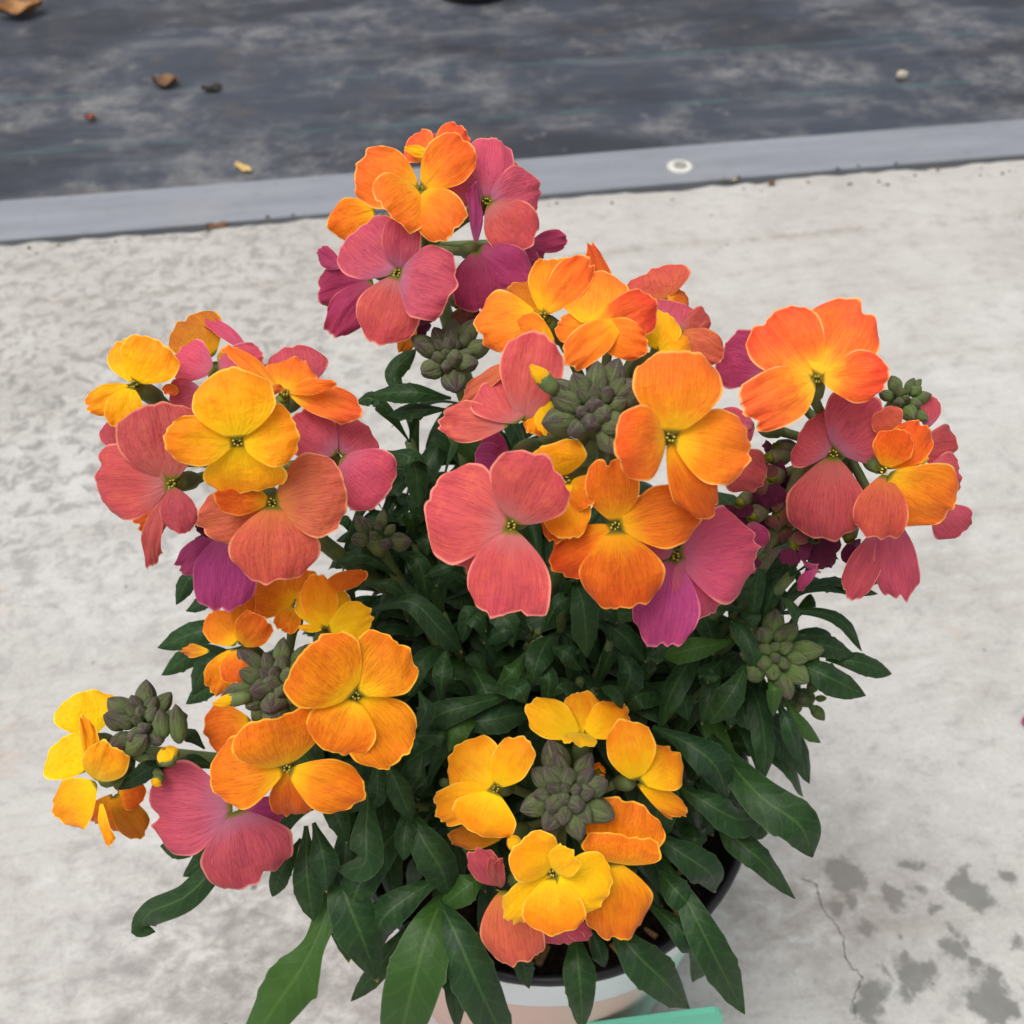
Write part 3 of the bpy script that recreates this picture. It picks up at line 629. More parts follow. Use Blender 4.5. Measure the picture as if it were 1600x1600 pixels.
for (x, y, dz, ps) in [(330,1100,2.0,[(340,1260,90),(280,1180,80),(390,1130,60)]),(240,1080,1.8,[(230,1190,130),(170,1150,90)]),(620,1250,2.0,[(560,1350,110),(740,1290,130),(690,1390,110)]),
                       (790,1260,2.1,[(790,1380,80),(830,1290,70)]),(560,1230,1.6,[(640,1420,34,dict(k='V',tw=50,c=.35)),(540,1500,60,b_(640,1400,k='M',tw=30))]),(380,850,2.0,[(370,1060,50,dict(k='T')),(330,960,60,dict(k='T')),(430,1000,50)]),
                       (480,1180,1.9,[(430,1230,50,dict(k='T')),(540,1290,40,dict(k='T')),(470,1270,50,dict(k='T')),(550,1150,40,dict(k='T'))]),(420,800,2.2,[(360,790,60),(480,1000,60)]),
                       (400,960,1.5,[(350,1090,110),(440,1080,90),(300,1010,90,dict(k='T')),(400,880,70,dict(k='T'))]),(300,1150,1.4,[(250,1250,120),(340,1300,130,dict(k='M')),(270,1090,80)]),(520,1290,1.6,[(470,1380,100),(600,1310,120),(560,1220,70,dict(k='T'))]),
                       (430,1130,1.7,[(390,1190,90,dict(k='T')),(490,1150,80,dict(k='T')),(430,1040,60,dict(k='T'))]),(280,1330,1.6,[(250,1420,110,dict(k='M')),(330,1400,70)])]:
    flower('right', x, y, dz, 'W', ps, wilt=True)
# ---- left head
flower('left', 640, 265, 2.4, 'B', [(480,92,250,dict(z=.1)),(740,270,110),(590,100,70,b_(800,250,k='K',tw=20))], stamens=False)
flower('left', 640, 330, 1.6, 'K', [(450,260,200),(430,455,150,b_(580,420,k='P')),(415,440,60,b_(460,400,k='O')),(860,270,140,dict(k='K'))], stamens=False)
flower('left', 272, 392, 0.9, 'G', [(225,180,180),(385,195,240,dict(k='G')),(60,500,120),(215,590,150)], face=(-1,-.4))
flower('left', 330, 760, 1.7, 'B', [(140,670,140,dict(k='A')),(150,560,110,b_(200,680,k='N')),(290,1035,150,b_(450,930,k='D')),(350,1085,70,b_(420,1000,k='M'))], stamens=False)
flower('left', 1050, 420, 1.9, 'P', [(1010,205,250,dict(k='P')),(840,330,120,b_(950,400))], stamens=False)
flower('left', 1210, 720, 1.0, 'P', [(1340,575,230),(1000,545,220,dict(k='P')),(1430,890,280,dict(k='K'))], face=(1,.2), stamens=False)
flower('left', 960, 440, 0.6, 'O', [(695,212,90,dict(tw=25)),(1010,280,210,dict(k='O')),(1185,397,70,dict(z=-.2)),(1310,545,150,dict(k='R')),(885,455,40)], face=(.5,-.6))
flower('left', 690, 1060, 1.3, 'V', [(475,1245,120),(560,1040,90,dict(k='W')),(680,1420,260)], stamens=False)
flower('left', 800, 1150, 1.9, 'W', [(780,1310,120),(560,1100,90)], wilt=True)
flower('left', 450, 845, 0.1, 'N', [(345,1225,95,dict(k='N',tw=30)),(365,485,340,dict(k='N')),(105,850,330,dict(k='S')),(515,1070,150,dict(k='N'))], face=(-.8,.3))
flower('left', 905, 930, 0.1, 'C', [(570,1030,230,dict(k='C')),(650,880,150,dict(k='D')),(1235,880,350),(915,1290,370)], face=(.3,.8))
flower('left', 745, 650, -0.9, 'G', [(775,885,340,dict(k='G')),(415,625,215),(1015,610,270),(705,315,335,dict(k='G'))], face=(.1,.2))
# ---- low-left head
flower('low', 1010, 170, 1.2, 'A', [(845,95,190,dict(k='A')),(950,270,90),(1060,40,140),(1275,55,70,b_(1090,120,k='D'))], stamens=False)
flower('low', 1120, 268, 0.8, 'Y', [(1085,48,130,dict(k='G')),(1050,110,140),(1170,105,150),(1300,205,130),(1018,258,28)], face=(.2,-1), stamens=False)
flower('low', 790, 330, 0.5, 'A', [(880,215,130,dict(k='D')),(815,70,85),(575,342,50,b_(680,345)),(690,200,120),(700,508,115),(800,470,100,dict(k='D'))], face=(-1,-.2), stamens=False)
flower('low', 840, 615, 1.2, 'D', [(650,660,180),(705,680,80,b_(850,650,k='A'))], stamens=False)
flower('low', 770, 950, 0.8, 'P', [(965,975,110,dict(k='V',z=.5)),(445,965,330,dict(k='P')),(850,1240,320,dict(k='P'))], face=(-.3,1), stamens=False)
flower('low', 975, 790, -0.4, 'A', [(1000,985,150,dict(k='D')),(675,835,250,dict(k='A')),(910,592,320,dict(k='A')),(1265,900,185,dict(k='A'))], face=(0,1))
flower('low', 1235, 515, -0.8, 'A', [(1410,765,260,dict(z=.12,c=.02,cup=.02)),(1140,735,250,dict(z=-.12,c=.17,cup=.0)),(1410,310,260),(1045,345,300)], face=(.4,.1))
# ---- far-left head
flower('far', 205, 690, 0.8, 'Y', [(165,508,210)], stamens=False)
flower('far', 300, 890, 1.2, 'D', [(415,905,110,dict(k='D')),(405,1060,110,dict(k='B')),(225,1000,80),(345,1040,110)], stamens=False)
flower('far', 200, 815, 0.3, 'Y', [(75,700,200)], stamens=False)
flower('far', 238, 852, -0.5, 'G', [(278,1105,48,b_(245,930,tw=30)),(75,985,190),(188,602,60,dict(tw=25)),(300,705,150)], face=(-1,.2), stamens=False)
# ---- front head
flower('front', 500, 860, 1.2, 'B', [(212,868,110,dict(k='B'))], stamens=False)
flower('front', 490, 1120, 0.7, 'C', [(335,935,150,dict(k='N')),(575,1510,300,dict(k='C',fr=1.8)),(470,960,90,dict(k='N')),(500,1130,40,dict(k='A'))], stamens=False)
flower('front', 780, 1270, 1.2, 'K', [(590,1345,90),(940,1370,100),(780,1400,250)], stamens=False)
flower('front', 900, 345, 0.6, 'Y', [(910,108,180,dict(k='G')),(625,165,190),(1120,200,190,dict(k='G')),(870,395,160,dict(z=-.6,b=(890,330)))], face=(.1,-1), stamens=False)
flower('front', 1175, 575, 0.4, 'G', [(1365,765,40),(1430,740,100),(1100,262,230),(1375,420,240)], face=(1,-.2), stamens=False)
flower('front', 455, 605, 0.1, 'G', [(140,735,190),(245,400,300),(595,345,185),(370,840,310)], face=(-.8,-.2))
flower('front', 1075, 1010, 0.2, 'A', [(1170,690,400,dict(k='A')),(1090,1395,330,b_(1050,985,k='A')),(1110,845,360,dict(k='A',z=-.22,c=.2,cup=.05))], face=(1,.3), stamens=False)
flower('front', 745, 1035, -0.3, 'G', [(525,1290,190,dict(k='Y')),(560,900,260,dict(k='G',c=.14)),(850,930,150,dict(k='Y')),(755,1335,300,dict(k='G',z=-.08)),(1035,1110,290,dict(k='Y'))], face=(0,.9))
flower('front', 980, 520, 0.9, 'D', [(960,480,60),(1010,500,50),(990,555,40)], wilt=True)

# ---- buds
def bud_mesh(name, mat, slim, seed):
    r = np.random.RandomState(seed); m = MB(); nr, nc = 12, 20; V = []; UV = []
    for i in range(nr):
        v = i / (nr - 1); rad = 0.5 * slim * 1.25 * (math.sin(math.pi * min(1, 0.06 + 0.80 * v ** 0.85)) ** 0.75) * (1 - v ** 5) ** 0.6 * (1 - .18 * v)
        if i == nr - 1: rad = 0.012
        for k in range(nc):
            a = 2 * math.pi * k / nc; q = (k / nc * 4) % 1.0
            lob = 1 + 0.20 * (math.sin(math.pi * q) ** .7 - 0.6) + (0.04 if k / nc * 4 % 2 < 1 else -0.04)
            V.append((rad * lob * math.cos(a) + 0.05 * v * v, rad * lob * math.sin(a), v + 0.02 * r.randn() * (0.3 if i < nr - 1 else 0))); UV.append((k / nc, v))
    m.add(V, [f for f in grid_faces(nr, nc, True)] + [tuple((nr - 1) * nc + k for k in range(nc))], UV)
    return m.mesh(name, mat)
BUDM = {'p': [bud_mesh('bud', M_BUDP, s, i) for i, s in enumerate((.50, .56, .62))], 'g': [bud_mesh('bud', M_BUDG, s, i + 5) for i, s in enumerate((.48, .54, .60))]}
def bud_cluster(px, py, d, rpx, nb, kind, axis2=(0, 0), stem=None, spread=82, size=1.0):
    Rr = rpx * d / FPX; C = PX(px, py, d); toc = unit(CAM - C)
    ax = unit(toc * 1.0 + RT * axis2[0] - UP * axis2[1]); root = C - ax * Rr * 0.55
    a1 = unit(np.cross(ax, RT + np.array([.02, .3, .1]))); a2 = np.cross(ax, a1)
    m = MB(); m.tube(bez([root - ax * Rr * 0.9 + (stem - root) * .12 if stem is not None else root - ax * Rr * .9, root - ax * Rr * 0.3, root + ax * Rr * 0.25], 6), [.0016, .0018, .0022, .0026, .0024, .0008], 10)
    if stem is not None: m.tube(bez([stem, stem * .5 + (root - ax * Rr * 1.2) * .5, root - ax * Rr * .6], 8), .0016, 8)
    co = under_plant(m.build('bud_cluster', M_STEM))
    co['label'] = 'cluster of closed ' + ('purplish green' if kind == 'p' else 'green') + ' buds'
    for i in range(nb):
        f = (i + 0.5) / nb; th = R(spread) * math.sqrt(f) * rnd.uniform(.92, 1.06); ph = i * 2.39996 + rnd.uniform(-.2, .2)
        dr = unit(ax * math.cos(th) + (a1 * math.cos(ph) + a2 * math.sin(ph)) * math.sin(th))
        L = Rr * (0.44 + 0.46 * f) * size * rnd.uniform(.85, 1.14); base = root + dr * Rr * (0.30 + 0.16 * f) + ax * Rr * .20 * (1 - f)
        o = obj('bud', BUDM[kind][rnd.randrange(3)]); under_plant(o, co)
        up = unit(ax * .8 + dr * .5); zz = unit(dr * .85 + ax * .25); xx = unit(np.cross(zz, up + .01)); yy = np.cross(zz, xx)
        M = Matrix(((xx[0], yy[0], zz[0], base[0]), (xx[1], yy[1], zz[1], base[1]), (xx[2], yy[2], zz[2], base[2]), (0, 0, 0, 1)))
        fat = rnd.uniform(.92, 1.15)
        o.matrix_basis = M @ Matrix.Rotation(rnd.uniform(0, 6.28), 4, 'Z') @ Matrix.Diagonal((L * fat, L * fat, L, 1))
    return root
SOIL = np.array([POT[0], POT[1], RIM_Z - 0.018])
bud_roots = []
bud_roots.append(bud_cluster(702, 548, .232, 56, 19, 'p', (0, -.55), None))
bud_roots.append(bud_cluster(932, 628, .190, 74, 20, 'p', (0, -.55), STEMTOP['mid']))
bud_roots.append(bud_cluster(1418, 618, .224, 40, 13, 'g', (.5, -.5), STEMTOP['right']))
bud_roots.append(bud_cluster(432, 1062, .221, 66, 20, 'p', (-.05, -.35), STEMTOP['low']))
bud_roots.append(bud_cluster(222, 1122, .226, 56, 17, 'p', (-.1, -.6), STEMTOP['far']))
bud_roots.append(bud_cluster(886, 1238, .236, 68, 22, 'p', (0, -.1), STEMTOP['front']))
bud_roots.append(bud_cluster(1212, 1018, .246, 62, 18, 'g', (.2, -.1), None))
bud_roots.append(bud_cluster(592, 832, .245, 46, 9, 'p', (.1, -.9), None))
bud_roots.append(bud_cluster(836, 1000, .262, 26, 10, 'g', (0, -.1), None))
bud_roots.append(bud_cluster(1270, 1095, .262, 34, 7, 'g', (.5, .2), None))
# large green buds about to open, and yellow ones already showing petals
def big_bud(px, py, qx, qy, d, w, kind='g'):
    A_, B_ = PX(px, py, d), PX(qx, qy, d - .003); L = np.linalg.norm(B_ - A_); zz = (B_ - A_) / L; xx = unit(np.cross(zz, UP + FW * .3)); yy = np.cross(zz, xx)
    o = obj('bud', BUDM[kind][2]); s = w * d / FPX / .66
    o.parent = plant; o.matrix_parent_inverse = PINV
    o.matrix_basis = Matrix(((xx[0], yy[0], zz[0], A_[0]), (xx[1], yy[1], zz[1], A_[1]), (xx[2], yy[2], zz[2], A_[2]), (0, 0, 0, 1))) @ Matrix.Diagonal((s, s, L, 1))
big_bud(281, 1160, 276, 1100, .226, 26); big_bud(256, 1152, 252, 1108, .225, 26); big_bud(200, 1175, 232, 1150, .224, 30)
def yellow_bud(px, py, qx, qy, d, w, head, n=4):
    A_, B_ = PX(px, py, d), PX(qx, qy, d - .002); m = MB(); ax = unit(B_ - A_); Lb = np.linalg.norm(B_ - A_)
    st = STEMTOP[head]; m.tube(bez([st, (st + A_) / 2 - ax * .002, A_], 7), .0011, 7)
    rr = w * d / FPX * .42; m.tube([A_, A_ + ax * Lb * .2, A_ + ax * Lb * .45, A_ + ax * Lb * .6], [.0011, rr * .95, rr * 1.05, rr * .85], 10)
    o = under_plant(m.build('flower', M_STEM)); o['label'] = 'yellow flower still rolled up'
    a1 = unit(np.cross(ax, RT)); a2 = np.cross(ax, a1)
    rr0 = rr
    for k in range(n + 3):
        rr = rr0 if k < n else rr0 * .5
        w_ = k * 2 * math.pi / n; V = []; UV = []
        for i in range(9):
            s = i / 8
            for j in range(7):
                t_ = j / 6 * 2 - 1; a = w_ + t_ * 1.0 + s * 1.2; r_ = rr * (0.75 + .25 * math.sin(math.pi * s)) * (1 - .72 * s ** 3) * (1 + .10 * t_)
                V.append(A_ + ax * Lb * (.35 + .65 * s * (1 - .18 * t_ * t_)) + (a1 * math.cos(a) + a2 * math.sin(a)) * r_); UV.append(((t_ + 1) / 2, .3 + .6 * s))
        q = MB(); q.add(V, grid_faces(9, 7), UV); under_plant(q.build('petal', MP['Y']), o)
yellow_bud(868, 612, 828, 570, .189, 32, 'mid'); yellow_bud(392, 1088, 332, 1100, .218, 26, 'low'); yellow_bud(268, 1190, 256, 1170, .222, 40, 'far', 5)
yellow_bud(250, 1215, 240, 1228, .226, 22, 'far'); yellow_bud(815, 1330, 795, 1308, .238, 30, 'front')

# ---- stems
stem_paths = {}
def stem(name, top, rootxy, r0=.0026, r1=.0018, mat=M_STEM, sag=0.0):
    root = np.array([SOIL[0] + rootxy[0], SOIL[1] + rootxy[1], SOIL[2] - .004])
    m1 = root * .65 + top * .35 + np.array([-(top - root)[0] * .12, -(top - root)[1] * .12, .012 - sag]); m2 = root * .3 + top * .7 + np.array([0, 0, .006 - sag])
    pts = bez([root, m1, m2, top], 22); rad = [r0 + (r1 - r0) * i / 21 for i in range(22)]
    m = MB(); m.tube(pts, rad, 10); under_plant(m.build('stem', mat)); stem_paths[name] = pts; return pts
for i, (k, top) in enumerate(STEMTOP.items()):
    a = i * 2.4; stem(k, top, (.014 * math.cos(a), .014 * math.sin(a)))
for i, j in enumerate((0, 6, 7, 8, 9)):
    a = i * 2.1 + .6; stem('bud%d' % j, bud_roots[j] - unit(CAM - bud_roots[j]) * .004, (.022 * math.cos(a), .022 * math.sin(a)), .0022, .0014)

m = MB(); m.tube(bez([PX(1165, 905, .246), PX(1205, 850, .236), PX(1238, 780, .228), PX(1262, 715, .226)], 12), [.0030 - .0001 * i for i in range(12)], 10); under_plant(m.build('stem', M_PURPSTEM))
# ---- leaves
def leaf_data(pts, W, up, seed, teeth=3, fold=0.22, wave=0.05, wid=0.60, twist=0.0, waist=0.0, big=False):
    r = np.random.RandomState(seed); Ns, Nt = (39 if big else 25), 9
    C = np.array(bez(pts, Ns)); T = np.gradient(C, axis=0); V = []; UV = []
    Lt = np.linalg.norm(np.diff(C, axis=0), axis=1).sum()
    ph = r.uniform(0, 6.28, 4)
    tth = [[(r.uniform(.52, .92), r.uniform(.05, .13)) for _ in range(teeth)] for _ in range(2)]
    for i in range(Ns):
        s = i / (Ns - 1); t = unit(T[i]); n = unit(up - t * (up @ t)); e = np.cross(t, n)
        tw = twist * s; e, n = e * math.cos(tw) + n * math.sin(tw), n * math.cos(tw) - e * math.sin(tw)
        if s < wid: w = 0.16 + 0.84 * math.sin(math.pi / 2 * s / wid) ** 1.5
        else: w = max(0.0, math.cos(math.pi / 2 * ((s - wid) / (1 - wid)) ** 1.25)) ** 0.85
        w = max(w * (1 - waist * math.exp(-((s - .42) / .13) ** 2)), 0.02)
        for j in range(Nt):
            q = j / (Nt - 1) * 2 - 1; side = 0 if q < 0 else 1
            ww = w * (1 + sum(h * max(0, 1 - (abs(s - c) / .05 if s < c else abs(s - c) / .018)) for c, h in tth[side]) * abs(q) ** 6) * (1 + .05 * math.sin(9 * s + ph[side]))
            x = q * ww * W / 2
            z = -fold * W * (abs(q) ** 1.6) * .5 * w + (-.035 * W * (abs(q) < .05)) + wave * W * math.sin(11 * s + ph[2 + side]) * q * q * w
            V.append(C[i] + e * x + n * z); UV.append((j / (Nt - 1), s))
    return V, grid_faces(Ns, Nt), UV, Lt * W
LEAVES = []
def leafpx(W, *pts, up=None, **kw):
    """explicit leaf: points (px, py, depth), W in photo pixels"""
    P = [PX(*p) for p in pts]; mid = P[len(P) // 2]; dm = pts[len(pts) // 2][2]
    u = unit(unit(CAM - mid) * 1.0 + np.array([0, 0, .5])) if up is None else up
    LEAVES.append((leaf_data(P, W * dm / FPX * .77, u, len(LEAVES) + 900, big=True, **{**dict(fold=.42), **kw}), True))
# front leaves hanging over the rim
leafpx(100, (545,1300,.262), (512,1420,.252), (478,1500,.250), (430,1572,.252), (350,1690,.266), wave=.10, wid=.62, waist=.42, fold=.2)
leafpx(118, (700,1385,.258), (668,1460,.246), (640,1560,.245), (612,1680,.262), fold=.14, wid=.55)
leafpx(94, (680,1395,.256), (712,1460,.246), (752,1550,.246), (805,1660,.262), wid=.55)
leafpx(66, (895,1440,.270), (903,1500,.258), (908,1560,.258), (910,1612,.266), wid=.5)
leafpx(84, (945,1420,.264), (985,1480,.252), (1035,1530,.254), (1078,1576,.266))
leafpx(74, (1035,1340,.262), (1080,1420,.250), (1120,1500,.250), (1164,1585,.262), wid=.62, fold=.12)
leafpx(62, (1000,1400,.268), (1060,1450,.258), (1095,1490,.262), (1082,1535,.276))
leafpx(36, (925,1455,.270), (938,1490,.268), (945,1512,.270), wid=.45)
leafpx(44, (640,1440,.266), (600,1500,.264), (548,1565,.272))
leafpx(50, (710,1440,.262), (712,1530,.256), (715,1612,.262), wid=.5)
leafpx(40, (790,1440,.270), (815,1500,.268), (827,1545,.272))
leafpx(58, (395,1290,.252), (340,1350,.244), (290,1400,.244), (235,1425,.250), (222,1450,.256), (243,1456,.258), wid=.42)
leafpx(48, (380,1275,.252), (330,1330,.248), (285,1370,.250), wid=.6)
leafpx(62, (478,1290,.250), (480,1370,.244), (490,1440,.248), wid=.6)
leafpx(56, (490,1285,.248), (505,1340,.242), (510,1395,.246), wid=.55)
leafpx(44, (470,1310,.256), (440,1360,.252), (425,1402,.256))
leafpx(68, (575,1225,.246), (572,1300,.238), (568,1350,.238), (525,1358,.248), wid=.5, teeth=4)
leafpx(46, (600,1185,.245), (622,1230,.240), (645,1288,.246))
leafpx(40, (588,1180,.245), (590,1230,.240), (585,1265,.246))
leafpx(92, (520,1330,.258), (540,1400,.248), (568,1470,.248), (590,1535,.256), wid=.45, teeth=5, fold=.3)
leafpx(78, (625,1240,.252), (660,1310,.244), (690,1360,.246), (702,1400,.254), teeth=4)
leafpx(70, (700,1365,.254), (640,1400,.248), (595,1440,.248), (590,1490,.258), wave=.12)
leafpx(56, (765,1360,.256), (730,1385,.250), (685,1420,.254), wid=.6)
leafpx(56, (545,1330,.262), (535,1420,.258), (545,1505,.262))
leafpx(50, (330,1290,.262), (290,1318,.262), (250,1322,.266))
# right side
leafpx(92, (1085,1120,.268), (1135,1185,.258), (1190,1245,.248), (1250,1290,.246), (1270,1340,.252), wid=.68, fold=.18)
leafpx(58, (1120,1260,.272), (1150,1310,.264), (1195,1350,.262), (1243,1405,.272), wid=.4)
leafpx(66, (1040,1215,.262), (1105,1255,.254), (1155,1280,.256), (1195,1270,.264))
leafpx(72, (1020,1135,.256), (1080,1165,.248), (1120,1200,.248), (1137,1248,.256), teeth=5, wave=.1)
leafpx(70, (1000,1290,.262), (1060,1330,.254), (1110,1365,.258), (1118,1395,.268), wave=.1)
leafpx(62, (1030,1360,.256), (1060,1395,.250), (1095,1430,.254), wid=.5)
leafpx(50, (1148,1000,.250), (1090,1012,.244), (1033,1026,.250), wid=.62)
leafpx(54, (1170,1028,.248), (1145,1080,.240), (1108,1132,.246), wid=.66)
leafpx(62, (1228,1030,.250), (1290,1055,.244), (1353,1087,.250), teeth=4)
leafpx(48, (1235,1015,.254), (1285,1008,.250), (1335,1022,.256))
leafpx(46, (1290,1030,.258), (1345,1035,.256), (1394,1053,.262))
leafpx(36, (1212,1090,.254), (1235,1140,.250), (1249,1192,.256))
leafpx(32, (1225,1090,.258), (1250,1130,.256), (1283,1161,.262))
leafpx(36, (1175,990,.250), (1180,930,.240), (1187,868,.238), wid=.55, fold=.3)
leafpx(36, (1185,985,.252), (1205,930,.244), (1228,878,.244), wid=.55)
leafpx(26, (1200,960,.252), (1270,955,.250), (1320,975,.252), (1347,1018,.258))
leafpx(34, (1230,930,.248), (1300,912,.250), (1372,928,.258))
leafpx(34, (1290,925,.252), (1340,905,.252), (1385,902,.256))
leafpx(34, (1130,1090,.266), (1175,1130,.264), (1205,1165,.266), (1190,1185,.270))
leafpx(24, (1140,1100,.270), (1195,1140,.272), (1226,1203,.278))
leafpx(30, (1200,1060,.246), (1210,1080,.242), (1208,1120,.248))
leafpx(46, (1130,1030,.256), (1110,1050,.252), (1100,1078,.256))
leafpx(40, (1185,1290,.276), (1180,1295,.276), (1200,1302,.280))
# left side, behind
leafpx(36, (330,890,.250), (295,905,.248), (275,945,.252)); leafpx(32, (390,930,.252), (330,935,.250), (290,955,.254))
leafpx(54, (400,990,.256), (320,985,.252), (246,1012,.256)); leafpx(46, (390,1030,.262), (310,1020,.262), (252,1055,.266)); leafpx(40, (400,1070,.262), (330,1072,.260), (290,1100,.264))
leafpx(50, (380,1010,.258), (325,1040,.256), (300,1085,.262))
# upper middle
leafpx(40, (268,1188,.232), (228,1204,.229), (183,1234,.232), wid=.5); leafpx(30, (320,1170,.236), (300,1150,.234), (285,1140,.238)); leafpx(34, (340,1200,.240), (300,1190,.238), (262,1200,.242))
leafpx(34, (620,900,.252), (570,868,.246), (525,880,.250)); leafpx(34, (600,880,.256), (560,900,.252), (540,930,.256)); leafpx(30, (590,860,.256), (560,835,.254), (525,845,.258)); leafpx(34, (560,800,.262), (545,770,.262), (560,735,.266))
leafpx(42, (705,622,.244), (640,612,.240), (572,618,.246), wid=.5); leafpx(34, (700,640,.246), (650,640,.244), (605,648,.250)); leafpx(40, (640,630,.252), (615,585,.252), (650,545,.254))
leafpx(30, (600,640,.256), (580,622,.254), (556,628,.258)); leafpx(50, (605,705,.250), (645,720,.244), (655,795,.248)); leafpx(40, (690,650,.250), (720,690,.246), (760,720,.252))
leafpx(52, (575,955,.252), (640,940,.242), (690,985,.244), (722,1020,.252), fold=.3); leafpx(42, (615,860,.254), (655,880,.248), (668,950,.254)); leafpx(26, (565,915,.246), (605,912,.242), (637,934,.246))
leafpx(22, (718,880,.246), (690,888,.244), (664,900,.248)); leafpx(40, (765,1010,.256), (735,960,.250), (722,1005,.254)); leafpx(38, (825,1000,.258), (790,985,.252), (755,1005,.256))
leafpx(40, (825,1015,.258), (800,1050,.250), (772,1080,.256)); leafpx(40, (850,1008,.258), (885,1020,.250), (910,1048,.254)); leafpx(38, (843,1015,.258), (858,1060,.250), (852,1115,.256))
leafpx(36, (830,990,.260), (800,960,.256), (760,960,.258)); leafpx(36, (850,985,.260), (870,945,.256), (900,930,.258)); leafpx(58, (895,900,.250), (912,950,.242), (917,1028,.248), teeth=4)
leafpx(40, (690,1100,.250), (690,1060,.244), (697,1015,.248), wid=.55); leafpx(56, (830,1075,.258), (740,1100,.248), (680,1120,.248), (655,1160,.256)); leafpx(56, (690,1130,.256), (760,1125,.250), (835,1110,.256))
leafpx(44, (640,1150,.252), (690,1150,.248), (705,1160,.252)); leafpx(54, (960,1010,.258), (985,1050,.252), (970,1095,.256)); leafpx(50, (920,960,.258), (970,990,.254), (1010,1035,.258))
leafpx(46, (1000,1060,.262), (1040,1090,.258), (1085,1100,.262)); leafpx(40, (655,1080,.246), (665,1110,.242), (650,1140,.246)); leafpx(44, (660,1180,.252), (650,1220,.250), (630,1240,.254))
# undergrowth: whorls of leaves along the stems and on short leafy shoots
POLY = [(590,615),(700,575),(770,650),(900,640),(1130,780),(1200,800),(1300,900),(1330,960),(1340,1050),(1240,1120),(1165,1190),(1150,1290),(1080,1400),(1000,1480),(860,1490),(700,1490),(570,1490),(500,1400),(450,1370),(350,1320),(370,1150),(320,1040),(420,900),(560,800),(620,700)]
def inside(x, y):
    c = False; j = len(POLY) - 1
    for i in range(len(POLY)):
        (xi, yi), (xj, yj) = POLY[i], POLY[j]
        if (yi > y) != (yj > y) and x < (xj - xi) * (y - yi) / (yj - yi) + xi: c = not c
        j = i
    return c
FILL = []
def grow(base, outdir, L, W, droop, seed):
    side = unit(outdir); p1 = base + side * L * .45 + np.array([0, 0, L * .18]); p2 = base + side * L * .82 + np.array([0, 0, L * (.16 - .35 * droop)]); p3 = base + side * L + np.array([0, 0, L * (.02 - .75 * droop)])
    for p in (p2, p3):
        x, y, z = PROJ(p)
        if not inside(x, y) or p[2] < 0.02 or z < (.266 if y > 880 else .252): return False
        rr = math.hypot(p[0] - POT[0], p[1] - POT[1])
        if p[2] < RIM_Z + .004 and rr > .058: return False
    u = unit(np.array([0, 0, 1.0]) + side * .25 + .15 * nrs.randn(3))
    FILL.append(leaf_data([base, p1, p2, p3], W, u, seed, teeth=2, fold=rnd.uniform(.12, .4), wave=rnd.uniform(.03, .12), wid=rnd.uniform(.5, .65), twist=rnd.uniform(-.7, .7)))
    return True
sd_ = 5000
for k, pts in stem_paths.items():
    for q in range(70):
        f = rnd.uniform(.12, .80); i = int(f * 21); base = np.array(pts[i]); a = rnd.uniform(0, 6.28)
        od = np.array([math.cos(a), math.sin(a), rnd.uniform(-.1, .75)]); sd_ += 1
        grow(base, od, rnd.uniform(.022, .046) * (1.1 - .35 * f), rnd.uniform(.0045, .0085), rnd.uniform(.1, .9), sd_)
shoots = 0
while shoots < 44:
    a = rnd.uniform(0, 6.28); r = .06 * math.sqrt(rnd.random()); h = rnd.uniform(.02, .095) * (1 - .55 * (r / .06) ** 2)
    tip = SOIL + np.array([r * math.cos(a) * 1.05, r * math.sin(a) * 1.05, h + .01]); shoots += 1
    x, y, z = PROJ(tip)
    if not inside(x, y): continue
    stm = bez([SOIL + np.array([r * .3 * math.cos(a), r * .3 * math.sin(a), 0]), SOIL + np.array([r * .6 * math.cos(a), r * .6 * math.sin(a), h * .6]), tip], 10)
    m = MB(); m.tube(stm, [.0018 - .0006 * i / 9 for i in range(10)], 8); under_plant(m.build('stem', M_STEM))
    for q in range(13):
        w = q * 2.4 + a; el = 1.25 - q * .11; od = np.array([math.cos(w) * math.cos(el), math.sin(w) * math.cos(el), math.sin(el)]) + np.array([math.cos(a), math.sin(a), 0]) * .25; sd_ += 1
        grow(np.array(stm[9 - min(6, q // 2)]), od, rnd.uniform(.018, .026) + .0018 * q, rnd.uniform(.0045, .008), rnd.uniform(.05, .7) + .03 * q, sd_)
